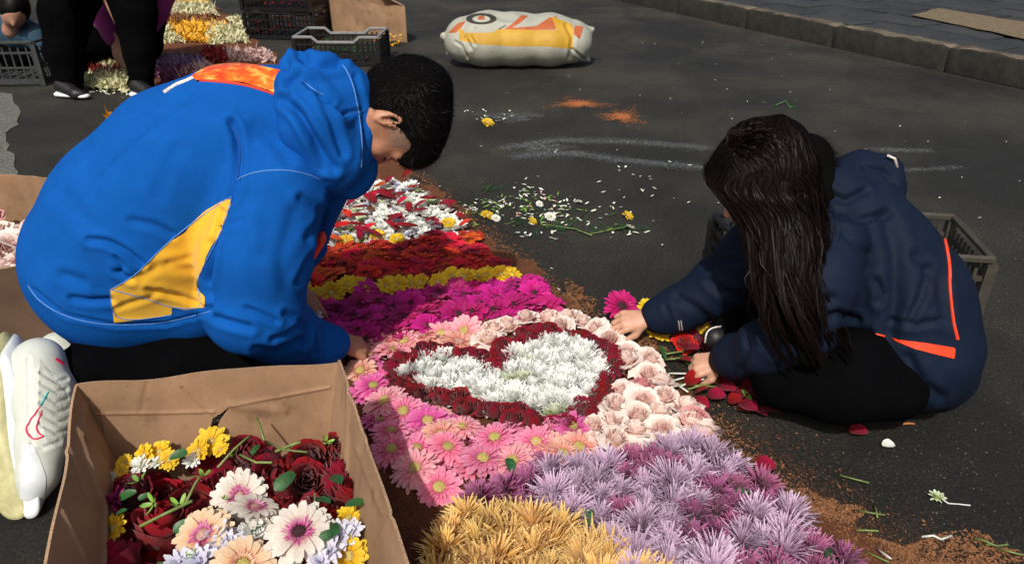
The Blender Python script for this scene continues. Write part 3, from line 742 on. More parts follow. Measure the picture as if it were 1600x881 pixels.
PINK = [(556, 560), (600, 575), (612, 612), (650, 622), (700, 632), (760, 648), (830, 662), (880, 672), (915, 655), (930, 700), (880, 712), (800, 730), (740, 722), (690, 722), (640, 735), (600, 715), (575, 640), (548, 600)]
lay([p for p in fill(PINK, .072, .04)], pinks, 'pink_gerbera', 'lower-lying pink gerbera under the heart', 'pink gerberas below the heart', z=.026, tilt=.22)
for x, y, lb in ((905, 695, 'nearest the cream roses'), (880, 706, 'at the front edge, second from the roses'), (862, 697, 'third from the cream roses'), (690, 676, 'b')):
    p = G(x, y, .05); put(rnd.choice(salm), 'salmon_gerbera', (p[0], p[1], .046), rnd.uniform(0, 6), (.15, .1), 1.0, ('salmon gerbera beside the pink ones, ' + lb) if lb != 'b' else 'salmon gerbera lying among the pink gerberas, left of its like', 'flower', 'salmon gerberas' if lb != 'b' else None)
# pale band above the heart
BAND = [(545, 556), (560, 535), (620, 520), (700, 505), (755, 500), (770, 522), (745, 536), (700, 530), (640, 538), (602, 558), (575, 590), (550, 590)]
lay(fill(BAND, .062, .04), [gerbera('petal_salmon', 70), gerbera('petal_pink_pale', 71), gerbera('petal_salmon', 72, cm='centre_pale')], 'pale_gerbera', 'salmon or pale gerbera above the heart', 'pale gerberas above the heart', z=.03, tilt=.25)
creams = [rose('petal_cream', 80 + i, .074, .042, 1.4, 18, 1.1) for i in range(4)] + [rose('petal_rosepink', 85, .070, .044, 1.3)]
TOPR = [(735, 510), (770, 492), (840, 484), (905, 486), (940, 502), (962, 528), (925, 512), (860, 505), (800, 512), (760, 528)]
lay(fill(TOPR, .058, .05), creams[:4], 'cream_rose', 'cream rose above the heart', 'cream roses above the heart', z=.018, tilt=.25)
SIDE = [(955, 515), (985, 532), (1018, 558), (1038, 585), (1066, 610), (1100, 642), (1112, 672), (1070, 690), (1010, 702), (960, 706), (925, 690), (918, 664), (945, 640), (970, 605), (982, 570)]
lay(fill(SIDE, .061, .05), creams, 'cream_rose', 'cream rose beside the heart', 'cream roses beside the heart', z=.02, tilt=.28, wts=[4, 4, 4, 4, 1])
p = G(1085, 650, .05); put(creams[4], 'deep_pink_rose', (p[0], p[1], .03), 1, (.2, .3), .95, 'deep pink rose at the outer corner of the cream roses', 'flower')
# magenta, yellow, red bands
MAG = [(478, 470), (540, 462), (600, 452), (680, 448), (760, 438), (832, 436), (860, 460), (886, 486), (830, 482), (765, 492), (700, 504), (620, 520), (560, 535), (520, 540), (470, 530), (430, 500)]
mags = [gerbera('petal_magenta', 90 + i, .108, 'centre_dark', .009, 1.7) for i in range(4)]
lay(fill(MAG, .058, .04), mags, 'magenta_gerbera', 'magenta gerbera in the band', 'magenta gerberas in the band', z=.03, tilt=.22)
RED = [(430, 385), (500, 383), (620, 376), (735, 362), (760, 385), (795, 418), (700, 426), (640, 434), (560, 440), (490, 446), (420, 455)]
redg = [gerbera('petal_red', 100 + i, .110, 'centre_dark', .008, 1.9) for i in range(4)]
lay(fill(RED, .058, .04), redg, 'red_gerbera', 'fiery red gerbera in the band', 'red gerberas in the band', z=.03, tilt=.15)
yd = [daisy('petal_yellow', 110 + i, .075) for i in range(3)]
YL = [(430, 462), (470, 455), (520, 457), (545, 445), (600, 447), (640, 441), (680, 441), (705, 432), (760, 427), (800, 426), (826, 434)]
L = [G(x, y, .05) for x, y in YL]
for a, b in zip(L[:-1], L[1:]):
    n = max(1, int(round(np.linalg.norm(b - a) / .043)))
    for i in range(n):
        p = a + (b - a) * (i + rnd.uniform(-.2, .2)) / n; YN = globals().get('YN', 0) + 1
        put(rnd.choice(yd), 'yellow_daisy', (p[0], p[1], .045 + rnd.uniform(-.004, .008)), rnd.uniform(0, 6), (rnd.gauss(.35, .25), rnd.gauss(0, .25)), rnd.uniform(.85, 1.1), 'yellow daisy between red and magenta bands, %s from left in the line' % ordinal(YN), 'flower', 'yellow daisies in the dividing line')
# white and red patch farther back
MIX = [(470, 322), (540, 290), (600, 275), (640, 276), (668, 296), (700, 322), (742, 358), (700, 364), (620, 376), (500, 384), (430, 386), (430, 340)]
sm = [small_mum('petal_white', 120 + i, .052) for i in range(3)] + [small_mum('petal_lavwhite', 124, .045), small_mum('petal_white_lime', 125, .055)]
lay(fill(MIX, .045, .04), sm, 'small_white_chrysanthemum', 'small white bloom in the back patch', 'small white chrysanthemums at the back', z=.022, tilt=.3, wts=[4, 4, 4, 3, 2])
for x, y, wh in ((540, 372, 'leftmost'), (620, 370, 'third from left'), (590, 364, 'second from left'), (700, 345, 'rightmost')): p = G(x, y, .05); put(yd[0], 'yellow_daisy', (p[0], p[1], .04), rnd.uniform(0, 6), (.3, .1), .8, 'yellow daisy among the small white chrysanthemums, ' + wh, 'flower', 'yellow daisies in the white patch')
f = Fl(130)
for i in range(5): pass
def scrap(m, seed, L=.05, w=.028): f = Fl(seed); f.petal(0, 0, 0.004, L, w, .05, .15, 'round', n=4, cup=.5); return [(None, f.out('petal', m))]
rp = [scrap('petal_darkred', 131 + i, .055, .024) for i in range(3)] + [scrap('petal_red', 134, .05, .022)]
lay(fill([(p[0], p[1]) for p in MIX], .080, .04, .4), rp, 'red_petal', 'red petal over the white patch', 'red petals over the white patch', z=.044, tilt=.12, cat='petal', sc=(1, 1.7))
# lilac, purple and gold spider chrysanthemums in front
LIL = [(738, 770), (800, 738), (860, 722), (930, 716), (985, 706), (1060, 694), (1115, 700), (1165, 725), (1205, 760), (1245, 800), (1290, 842), (1345, 890), (1400, 960), (1000, 960), (985, 860), (900, 815), (830, 795)]
lils = [spider('petal_lilac', 140 + i) for i in range(4)]; purs = [spider('petal_purple', 146 + i, .10) for i in range(2)]
PURP = [(790, 742, 60), (1000, 722, 42), (1150, 765, 45), (1110, 812, 50), (1330, 880, 95), (1035, 728, 30), (1170, 885, 50), (960, 800, 18)]
pl = [p for p in fill(LIL, .053, .05)]
isp = lambda p: any(abs(q[0] - a) < r and abs(q[1] - b) < r * .6 for a, b, r in PURP for q in [PX(np.array([p[0], p[1], .06]))])
lay([p for p in pl if not isp(p)], lils, 'lilac_chrysanthemum', 'lilac spider chrysanthemum', 'lilac spider chrysanthemums in front', z=.026, tilt=.3, sc=(.9, 1.15))
lay([p for p in pl if isp(p)], purs, 'purple_chrysanthemum', 'deep purple spider chrysanthemum', 'purple spider chrysanthemums in front', z=.024, tilt=.3, sc=(.9, 1.1))
GOLD = [(700, 800), (735, 790), (800, 800), (870, 818), (930, 838), (985, 862), (1030, 900), (1040, 990), (650, 1010), (668, 890), (690, 840)]
golds = [spider('petal_gold', 150 + i, .120, 165, .0052) for i in range(4)]
lay(fill(GOLD, .056, .05), golds, 'gold_chrysanthemum', 'golden spider chrysanthemum', 'gold spider chrysanthemums in front', z=.024, tilt=.3)
lf = [leaf_mesh('leaf_green', 160 + i) for i in range(3)]
for x, y, lb in ((1145, 770, 'small green leaf poking out of the lilac chrysanthemums, right'), (915, 818, 'green leaf between the gold and the lilac chrysanthemums'), (970, 826, 'dark green leaf at the tip of the gold chrysanthemums'), (1290, 850, 'green leaf beside the purple chrysanthemums at the carpet edge'), (800, 738, 'green leaf at the far left tip of the lilac patch')):
    p = G(x, y, .06); put(lf[0], 'leaf', (p[0], p[1], .055), rnd.uniform(0, 6), (.2, .2), .7, lb, 'leaf')

# far end of the carpet: mounds of coloured petals, uncountable
def mound(name, poly, m, n, hgt, label, size=.02, seed=0):
    Wp = [tuple(G(x, y, .02)[:2]) for x, y in poly]; xs = [p[0] for p in Wp]; ys = [p[1] for p in Wp]; rs = np.random.RandomState(seed); P = []
    c = np.mean(Wp, 0); rx = (max(xs) - min(xs)) / 2; ry = (max(ys) - min(ys)) / 2
    while len(P) < n:
        p = (rs.uniform(min(xs), max(xs)), rs.uniform(min(ys), max(ys)))
        if inpoly(p, Wp):
            e = 1 - max(abs(p[0] - c[0]) / rx, abs(p[1] - c[1]) / ry) ** 3; P.append((p[0], p[1], .018 + max(0, e) * hgt * rs.uniform(.3, 1)))
    return tag(chips(name, np.array(P), size, m, .9, seed=seed, stretch=2.6), label, 'petals')
mat('heap_yellow', (.80, .42, .02), .6, .3, 60); mat('heap_cream', (.62, .60, .36), .6, .3, 60); mat('heap_red', (.32, .02, .02), .6, .4, 60); mat('heap_pink', (.62, .42, .38), .6, .3, 60); mat('heap_lilac', (.28, .20, .36), .6, .3, 60); mat('heap_purple', (.18, .05, .12), .6, .3, 60)
mound('petal_heap', [(262, -2), (318, -2), (328, 12), (262, 12)], 'heap_yellow', 900, .05, 'yellow petals at the far end of the carpet', seed=1)
mound('petal_heap', [(266, 10), (330, 8), (342, 26), (262, 28)], 'heap_cream', 1300, .06, 'long cream mound of petals behind the yellow row', seed=2)
mound('petal_heap', [(262, 42), (345, 38), (360, 48), (335, 68), (285, 66), (270, 60)], 'heap_yellow', 1500, .06, 'yellow mound of petals beside the bent figures', seed=3)
mound('petal_heap', [(318, 50), (345, 44), (378, 52), (390, 66), (330, 70)], 'heap_cream', 1300, .06, 'cream mound of petals right of the yellow one', seed=4)
mound('petal_heap', [(246, 44), (272, 50), (290, 68), (246, 68)], 'heap_cream', 500, .05, 'small cream heap left of the yellow mound', seed=5)
mound('petal_heap', [(312, 86), (345, 84), (358, 98), (318, 102)], 'heap_red', 700, .05, 'dark red petal heap behind the blue hoodie', seed=6)
mound('petal_heap', [(346, 84), (420, 84), (430, 96), (355, 98)], 'heap_pink', 900, .04, 'pink petals strewn beside the dark red heap', seed=7)
mound('petal_heap', [(232, 92), (310, 94), (330, 108), (240, 116)], 'heap_lilac', 800, .04, 'lilac petals near the feet of the standing figure', seed=8)
mound('petal_heap', [(240, 112), (300, 110), (310, 122), (262, 136)], 'heap_purple', 900, .04, 'dark purple petals near the standing figure', seed=9)
mound('petal_heap', [(280, 112), (330, 104), (330, 118), (280, 128)], 'heap_pink', 700, .04, 'pale pink petals next to the reflective strap', seed=10)
mound('petal_heap', [(140, 120), (198, 116), (198, 142), (135, 138)], 'heap_cream', 900, .05, 'cream petals between the two black trouser legs', seed=11)
mound('petal_heap', [(158, 98), (188, 98), (196, 116), (160, 116)], 'heap_cream', 500, .07, 'upright cream petals behind the hand', seed=12)
mound('petal_heap', [(140, 112), (190, 118), (190, 128), (150, 126)], 'heap_red', 350, .06, 'red petals between the two trouser legs', seed=13)
mound('petal_heap', [(168, 182), (206, 184), (204, 192), (172, 196)], 'heap_yellow', 160, .01, 'yellow scraps on the road behind the hoodie', seed=14)
mound('petal_heap', [(255, 25), (335, 26), (345, 40), (255, 44)], 'sawdust_chip', 900, .03, 'sawdust row between two petal mounds', seed=15)
mound('petal_heap', [(350, 28), (385, 28), (392, 44), (372, 42)], 'heap_cream', 200, .02, 'pale scraps beside the far carpet edge', seed=16)

# debris on the road
def scatter(name, P, m, label, L=.012, w=.006, seed=0, curl=.6):
    rs = np.random.RandomState(seed); f = Fl(seed)
    for p in P:
        b = len(f.V); f.petal(rs.uniform(0, 6.28), 0, .003, L * rs.uniform(.6, 1.5), w * rs.uniform(.6, 1.4), .1, curl, 'round', n=2, cup=.4)
        for i in range(b, len(f.V)): v = f.V[i]; f.V[i] = (v[0] + p[0], v[1] + p[1], max(.002, v[2] + p[2]))
    return tag(obj(name, f.out(name, m), kind='stuff'), label, 'debris')
P = np.concatenate([blob(860, 335, 85, .22, .20, 1), blob(760, 328, 26, .14, .10, 2), blob(830, 300, 16, .10, .10, 3), blob(985, 365, 8, .08, .04, 4), blob(1010, 300, 24, .40, .35, 5), blob(770, 183, 26, .12, .15, 6)])
scatter('petal_scraps', P, 'petal_scrap', 'white petal scraps strewn over the road between the two people', .016, .010, 1)
scatter('green_scraps', np.concatenate([blob(855, 335, 50, .24, .18, 41), blob(765, 325, 25, .12, .12, 42)]), 'leaf_light', 'yellowish green scraps among the white litter on the road', .026, .007, 7)
scatter('leaf_scraps', np.concatenate([blob(850, 345, 40, .2, .16, 7), blob(765, 295, 14, .06, .05, 8), blob(970, 358, 30, .09, .03, 9), blob(900, 362, 24, .12, .04, 14)]), 'leaf_green', 'green leaf scraps strewn over the road between the people', .035, .006, 2)
scatter('pink_scraps', np.concatenate([blob(830, 318, 14, .15, .12, 10), blob(845, 340, 8, .08, .05, 11)]), 'petal_scrap_pink', 'faded pink petal scraps on the road', .02, .011, 3)
scatter('road_flecks', np.column_stack([nr.uniform(-.6, 2.6, 150), nr.uniform(2.0, 6.5, 150), np.zeros(150)]), 'petal_scrap', 'tiny pale flecks scattered over the far road', .010, .006, 4)
scatter('petal_scraps', np.concatenate([along([(130, 140), (215, 150), (210, 165)], 30, .05, 12), blob(150, 145, 10, .1, .1, 13)]), 'petal_scrap', 'white scraps by the feet of the standing figure', .03, .015, 5)
def stemtube(pts, r, name, m, label, cat='stalk', group=None, parent=None):
    mb = MB().tube(pts, r, 5); o = mb.build(name, m, parent, smooth=True); return tag(o, label, cat, group) if parent is None else o
def G3(x, y, z): return G(x, y, z)
dai = daisy('petal_yellow', 200, .06); dw = daisy('petal_white', 201, .055)
for x, y, pr, nm, lb, s in ((981, 334, dai, 'yellow_flower', 'orange yellow flower head alone on the road', .8), (985, 352, dw, 'white_flower', 'white flower head at the end of a green stem on the road', .7), (762, 334, dai, 'yellow_flower', 'yellow flower head squashed on the road next to the carpet', .95),
        (832, 342, dai, 'yellow_flower', 'flattened yellow flower among white scraps on the road', .6), (762, 190, dai, 'yellow_flower', 'yellow flower on the road near the pale smear', 1.2), (860, 336, dw, 'white_flower', 'upright white flower head in the middle of the scattered scraps', .9), (843, 316, dw, 'white_flower', 'pale green and white bud among the road scraps', .6), (905, 312, dw, 'white_flower', 'single white bud lying on the open road', .5), (775, 338, dw, 'white_flower', 'white flower beside the squashed yellow one', .7)):
    p = G(x, y, .02); put(pr, nm, (p[0], p[1], .012), rnd.uniform(0, 6), (rnd.uniform(-.5, .5), rnd.uniform(.1, .6)), s, lb)
for pts, lb in (([(920, 366), (950, 360), (990, 352)], 'thin green stem leading to the white flower on the road'), ([(845, 350), (900, 358), (925, 368)], 'green stem lying across the white scraps'), ([(1312, 742), (1335, 748), (1358, 754)], 'bright green grass blade on the dark asphalt'),
        ([(1342, 797), (1362, 801), (1384, 804)], 'green stalk crossing a shorter one on the asphalt'), ([(1366, 788), (1369, 797), (1371, 808)], 'short upright green stalk crossing the longer one'), ([(1338, 828), (1355, 828), (1373, 829)], 'green blade near the orange sawdust drift'), ([(1522, 840), (1540, 845), (1556, 852)], 'green stalk at the right edge beside the sawdust'),
        ([(1560, 856), (1580, 862), (1605, 868)], 'long green stalk running out of the frame'), ([(1540, 850), (1558, 852), (1575, 850)], 'straw coloured stalk next to the green ones'), ([(1350, 860), (1372, 870), (1390, 878)], 'pale stalk lying on the sawdust drift')):
    stemtube([G(a, b, .006 + .004 * i) for i, (a, b) in enumerate(pts)], .0022, 'stalk', 'stem_green', lb)
for x, y, s, lb, mm in ((1340, 676, .9, 'shiny dark red rose petal alone on the asphalt before the black trousers', 'petal_darkred'), (1192, 731, 1.0, 'dark red rose petal at the edge of the lilac patch', 'petal_darkred'), (1392, 696, .6, 'curled white petal on the dark asphalt', 'petal_white'), (1165, 640, 1.0, 'red petal nearest the black trousers', 'petal_darkred')):
    p = G(x, y, .01); put(scrap(mm, 210 + int(x), .05, .045), 'petal', (p[0] - .02, p[1], .008), .2, (.1, .1), s, lb, 'petal')
p = G(1464, 776, .01)
dt = empty('dandelion', (p[0], p[1], 0), 'wilted pale flower with a curved white stem on the asphalt', 'flower'); put(small_mum('petal_white_lime', 220, .032), 'flower_head', (0, 0, .008), parent=dt)
MB().tube([G(1470, 778, .01), G(1482, 786, .006), G(1498, 787, .004), G(1516, 789, .004)], .0016, 5).build('stem', 'stem_white', dt)
stemtube([G(1440, 838, .006), G(1458, 836, .012), G(1470, 842, .006), G(1487, 836, .008)], .0025, 'root', 'stem_white', 'pale crooked root lying on the orange sawdust', 'root')
stemtube([G(1368, 855, .006), G(1378, 862, .02), G(1392, 872, .03)], .002, 'twig', 'stem_white', 'thin pale twig sticking out by the purple chrysanthemums', 'twig')
stemtube([G(1410, 662, .006), G(1420, 661, .008), G(1429, 662, .006)], .003, 'orange_scrap', 'orange_powder', 'tiny orange stick before the sitting person', 'scrap')
stemtube([G(1212, 165, .004), G(1228, 158, .02), G(1234, 168, .004), G(1245, 167, .004)], .006, 'twig', 'leaf_green', 'dark sprig alone on the far road', 'twig')
# flowers and petals lying in front of the girl
hot = gerbera('petal_magenta', 230, .11, 'centre_dark')
for x, y, pr, nm, lb, z, s in ((972, 478, hot, 'magenta_gerbera', 'magenta gerbera standing up behind the reaching hand', .055, 1.05), (1030, 520, dai, 'yellow_flower', 'large yellow flower head under the reaching sleeve', .02, 1.2), (1010, 480, dai, 'yellow_flower', 'small yellow flower behind the reaching hand', .02, 1.0), (1098, 512, dai, 'yellow_flower', 'small yellow flower leaning on the black shoe', .05, .8), (1135, 500, hot, 'magenta_gerbera', 'magenta gerbera beneath the far sleeve', .03, 1.0), (1150, 505, hot, 'magenta_gerbera', 'magenta gerbera farther under the far sleeve', .02, .9), (1068, 540, rose('petal_red', 231, .05, .03), 'red_flower', 'bright red flower between the two hands', .01, 1.2), (1092, 535, rose('petal_darkred', 232, .05, .03), 'red_flower', 'dark red rose between the two hands', .01, 1.2)):
    p = G(x, y, z); put(pr, nm, (p[0], p[1], z), rnd.uniform(0, 6), (rnd.uniform(.2, .7), rnd.uniform(-.3, .3)), s, lb)
rps = [scrap('petal_darkred', 240 + i, .045, .04) for i in range(4)]
RPX = ((1083, 598), (1100, 612), (1118, 622), (1135, 606), (1150, 598), (1128, 592), (1152, 628), (1170, 618), (1178, 606), (1105, 588), (1185, 636), (1205, 640), (1145, 612), (1170, 632), (1090, 628), (1120, 605), (1158, 588), (1188, 620), (1068, 560), (1080, 548))
for (x, y), rpl in zip(RPX, rows([G(x, y, .02) for x, y in RPX], 'loose dark red rose petal by the hand', .02)):
    p = G(x, y, .02); put(rnd.choice(rps), 'rose_petal', (p[0] - .02, p[1], rnd.uniform(.006, .022)), rnd.uniform(-1, 1), (rnd.gauss(0, .25), rnd.gauss(0, .25)), rnd.uniform(.8, 1.2), rpl, 'petal', 'loose rose petals by the hand')
for k, (a, b, c, d) in enumerate(((1045, 583, 1105, 590), (1050, 595, 1098, 588), (1062, 604, 1100, 592), (1072, 584, 1120, 588), (1048, 600, 1075, 612))):
    stemtube([G(a, b, .015), G((a + c) / 2, (b + d) / 2 - 3, .02), G(c, d, .025)], .0028, 'white_stalk', 'stem_white', 'white cut stalk in the bundle under the near hand', 'stalk', 'white cut stems under the near hand')
for k, (a, b, c, d) in enumerate(((1058, 600, 1120, 604), (1075, 608, 1130, 592), (1020, 556, 1090, 545), (1035, 562, 1080, 558))):
    stemtube([G(a, b, .012), G((a + c) / 2, (b + d) / 2, .018), G(c, d, .012)], .003, 'green_stalk', 'stem_green', 'green cut stalk lying between the two hands', 'stalk', 'green cut stems by the near hand')
for x, y in ((1160, 603), (1172, 600), (1040, 556), (1062, 550)): p = G(x, y, .03); put(leaf_mesh('leaf_light' if x > 1100 else 'leaf_green', 250 + x, .05, .018), 'leaf', (p[0], p[1], .02), rnd.uniform(0, 6), (.3, .1), .9, 'pointed leaf among the loose petals by the hands', 'leaf', 'leaves among the loose petals')

# ------------------------------------------------------------------ cartons
def panel(name, P00, P10, P01, P11, parent, th=.005, nx=30, ny=12, bulge=.006, top=None, seed=0, hole=None, cr=None, m='cardboard', em='cardboard_edge', folds=()):
    """cardboard wall: P00-P10 bottom edge, P01-P11 top edge; top(u) lifts the upper edge"""
    P00, P10, P01, P11 = [np.asarray(p, float) for p in (P00, P10, P01, P11)]
    u, v = np.meshgrid(np.linspace(0, 1, nx), np.linspace(0, 1, ny), indexing='ij')
    Pn = (P00 * ((1 - u) * (1 - v))[..., None] + P10 * (u * (1 - v))[..., None] + P01 * ((1 - u) * v)[..., None] + P11 * (u * v)[..., None])
    if top is not None: Pn[..., 2] += np.vectorize(top)(u) * v ** 3
    nn = nz(np.cross(P10 - P00, P01 - P00)); e = np.minimum(u, 1 - u) * 4; e = np.minimum(e, 1)
    Pn = Pn + (nn * (snoise(np.stack([u, v, u * 0 + seed], -1), 4, seed) * bulge * e)[..., None])
    for (axis, at, w, d) in folds:
        q = (v if axis == 'v' else u) - at; Pn = Pn + nn * (d * np.exp(-(q / w) ** 2))[..., None]
    if cr:
        pp_ = Pn.reshape(-1, 3); px_ = PX(pp_); dsp = np.zeros(len(pp_))
        for ln, w_, d_ in cr: dsp += d_ * np.exp(-(seg_dist(px_, ln) / w_) ** 2)
        Pn = (pp_ + nn * dsp[:, None]).reshape(Pn.shape)
    a = (Pn + nn * th / 2).reshape(-1, 3); b = (Pn - nn * th / 2).reshape(-1, 3); n = nx * ny; ii = np.arange(n).reshape(nx, ny)
    Q = np.stack([ii[:-1, :-1].ravel(), ii[1:, :-1].ravel(), ii[1:, 1:].ravel(), ii[:-1, 1:].ravel()], 1)
    if hole is not None:
        cpt = PX(Pn.reshape(-1, 3))[Q].mean(1); Q = Q[poly_sd(cpt, hole) > 0]
    E = {}
    for f in Q:
        for i in range(4):
            x, y = int(f[i]), int(f[(i + 1) % 4])
            if (y, x) in E: del E[(y, x)]
            else: E[(x, y)] = 1
    edge = np.array([(y, x, x + n, y + n) for x, y in E]); Fs = np.concatenate([Q, Q[:, ::-1] + n, edge])
    return obj(name, mesh(name, np.concatenate([a, b]), Fs, [m, em], np.r_[np.zeros(2 * len(Q)), np.ones(len(edge))], smooth=False), parent)
def wavy(seed, amp): 
    rs = np.random.RandomState(seed); k = rs.uniform(4, 22, 4); ph = rs.uniform(0, 6, 4); return lambda u: amp * sum(math.sin(k[i] * u + ph[i]) for i in range(4)) / 2
RB_L, RB_R = G(120, 604, .30), G(530, 562, .30); RF_L, RF_R = np.array([-.585, .53, .30]), np.array([-.075, .56, .30])
B_BL, B_BR, B_FL, B_FR = np.array([-.75, 1.115, .006]), np.array([-.405, 1.19, .006]), np.array([-.53, .60, .006]), np.array([-.18, .62, .006])
cart = empty('carton', tuple((B_BL + B_FR) / 2 * np.array([1, 1, 0])), 'open brown carton in front, full of red roses and gerberas', 'carton')
panel('back_panel', B_BL, B_BR, RB_L, RB_R, cart, nx=190, ny=110, bulge=.005, top=wavy(1, .004), seed=1, hole=[(328, 668), (333, 652), (345, 645), (362, 632), (352, 646), (344, 656), (340, 670)], cr=[([(150, 645), (250, 644), (335, 642)], 2.5, .003), ([(362, 632), (440, 618), (515, 604)], 2.5, .003), ([(285, 606), (305, 628), (332, 652)], 2.5, -.003), ([(160, 645), (170, 700), (190, 740)], 3, .003), ([(420, 585), (445, 640)], 5, .002), ([(230, 600), (222, 640)], 5, -.002), ([(480, 610), (500, 660)], 3, .0015), ([(362, 632), (430, 640)], 8, .004)])
panel('side_panel', B_FL, B_BL, RF_L, RB_L, cart, nx=140, ny=70, bulge=.008, top=wavy(2, .005), seed=2, cr=[([(119, 671), (140, 730), (162, 794), (160, 881)], 3, .005), ([(105, 700), (130, 770), (150, 800)], 2.5, -.003), ([(95, 800), (130, 870)], 3, .003), ([(135, 620), (125, 680)], 4, .004)])
panel('side_panel', B_BR, B_FR, RB_R, RF_R, cart, nx=140, ny=70, bulge=.008, top=wavy(3, .005), seed=5, cr=[([(548, 600), (546, 670), (543, 735)], 3, .005), ([(560, 700), (600, 800)], 4, .003), ([(575, 640), (560, 760)], 3, -.002), ([(590, 850), (620, 790)], 3, .003)])
panel('front_panel', B_FR, B_FL, RF_R, RF_L, cart, nx=30, ny=14, seed=4)
panel('bottom_panel', B_FL, B_FR, B_BL, B_BR, cart, nx=8, ny=8, bulge=0)
def quad_uv(u, v, z):
    """point inside the front carton: u left to right, v front to back"""
    q = z / .30; c = [b + (r - b) * q for b, r in ((B_FL, RF_L), (B_FR, RF_R), (B_BL, RB_L), (B_BR, RB_R))]
    p = (c[0] * (1 - u) + c[1] * u) * (1 - v) + (c[2] * (1 - u) + c[3] * u) * v; return np.array([p[0], p[1], z])
# torn corrugated strips standing proud of the inner walls
def strip(pts, w, name):
    mb = MB(); P = [np.asarray(p) for p in pts]
    for i in range(len(P) - 1):
        k = 14
        for j in range(k):
            c = P[i] + (P[i + 1] - P[i]) * (j + .5) / k; mb.box(c + nr.normal(0, .0012, 3), (w * rnd.uniform(.7, 1.3),) * 2 + (np.linalg.norm(P[i + 1] - P[i]) / k * .9,), rnd.uniform(0, 1))
    return mb.build(name, 'cardboard_edge', cart)
# contents
def CG(x, y, z=.165): return G(x, y, z)
filler = MB()
ug, vg = np.meshgrid(np.linspace(.03, .97, 26), np.linspace(.03, .97, 26), indexing='ij'); FP = np.array([quad_uv(a, b, .10) for a, b in zip(ug.ravel(), vg.ravel())]); FP[:, 2] += snoise(FP, 30, 4) * .012
ii = np.arange(26 * 26).reshape(26, 26); FQ = np.stack([ii[:-1, :-1].ravel(), ii[1:, :-1].ravel(), ii[1:, 1:].ravel(), ii[:-1, 1:].ravel()], 1)
mat('flower_mass', (.05, .004, .006), .8, .8, 60, 80, .01)
tag(obj('flower_mass', mesh('flower_mass', FP, FQ, 'flower_mass'), kind='stuff'), 'dark mass of roses and stems deep inside the front carton', 'flowers')
big = [rose('petal_darkred', 300 + i, .088, .066, .45, 15, 1.5) for i in range(5)]
RS0 = [(x + rnd.uniform(-12, 12), y + rnd.uniform(-8, 8)) for y in range(715, 900, 42) for x in range(205, 545, 52)]
for (x, y), lb in zip(RS0, rows([G(x, y, .14) for x, y in RS0], 'buried dark red rose in the front carton', .14)):
    p = CG(x, y, .135); put(rnd.choice(big), 'red_rose', (p[0], p[1], p[2] - .055), rnd.uniform(0, 6), (rnd.gauss(0, .6), rnd.gauss(0, .6)), .9, lb, 'flower', 'dark red roses in the carton')
RS = [(372, 682, .95), (272, 755, 1.35), (205, 742, 1.0), (225, 805, 1.25), (185, 860, 1.2), (265, 848, 1.25), (345, 745, 1.15), (405, 720, 1.1), (452, 745, 1.1), (482, 690, 1.1), (515, 678, .8), (515, 728, .9), (440, 790, 1.1), (395, 765, 1.1), (500, 770, 1.0), (530, 760, .8), (310, 782, 1.0), (330, 815, 1.0), (345, 800, .9), (535, 745, .8), (410, 838, 1.0), (300, 890, 1.2), (470, 720, 1.0), (430, 700, .9), (430, 880, 1.0), (230, 890, 1.1), (500, 880, 1.0), (380, 880, 1.0), (520, 800, 1.0)]
rl = rows([G(x, y, .18) for x, y, s in RS], 'dark red rose in the front carton', .18)
for (x, y, s), rlb in zip(RS, rl):
    p = CG(x, y, .185 if y < 870 else .17); q = max(.0, min(1.0, (y - 700) / 200))
    side_ = x < 300 and y > 730
    put(rnd.choice(big), 'red_rose', (p[0], p[1], p[2] - .055 * s), rnd.uniform(0, 6), (rnd.uniform(.3, .9) if rnd.random() < .6 else -.4, rnd.uniform(-.8, .8)), s * .95, rlb, 'flower', 'dark red roses in the carton')
YC = (((225, 712, .9), (250, 705, .8), (330, 690, 1.15), (310, 705, .95), (265, 718, .75), (190, 735, .5), (178, 825, 1.0), (545, 868, 1.2), (545, 808, .8), (195, 722, .6), (345, 702, .6)))
for (x, y, s), ll in zip(YC, rows([G(a[0], a[1], .17) for a in YC], 'yellow daisy in the front carton', .17)):
    p = CG(x, y, .17); put(rnd.choice(yd), 'yellow_daisy', tuple(p), rnd.uniform(0, 6), (rnd.uniform(.3, .9), rnd.uniform(-.5, .5)), s * .78, ll, 'flower', 'yellow daisies in the carton')
lw = [small_mum('petal_lavwhite', 320 + i, .062) for i in range(2)] + [small_mum('petal_white', 323, .045)]
WC = (((340, 842, 1.15, 0), (530, 840, .9, 1), (515, 862, .8, 0), (548, 828, .7, 1), (220, 728, .9, 2), (245, 724, .7, 2), (300, 720, .7, 2), (355, 852, .9, 1), (310, 880, 1.0, 0), (500, 878, .7, 1), (280, 880, .8, 0), (175, 745, .5, 2), (455, 885, .9, 2)))
for (x, y, s, i), ll in zip(WC, rows([G(a[0], a[1], .18) for a in WC], 'small bluish white bloom in the front carton', .18)):
    p = CG(x, y, .19 if i < 2 else .165); put(lw[i], 'small_white_chrysanthemum', tuple(p), rnd.uniform(0, 6), (rnd.uniform(0, .6), rnd.uniform(-.3, .3)), s, ll, 'flower', 'small chrysanthemums in the carton')
p = CG(182, 785, .17); put(spider('petal_magenta', 330, .06, 60), 'purple_aster', tuple(p), 0, (.5, -.3), .8, 'small magenta aster at the left inside wall of the carton', 'flower')
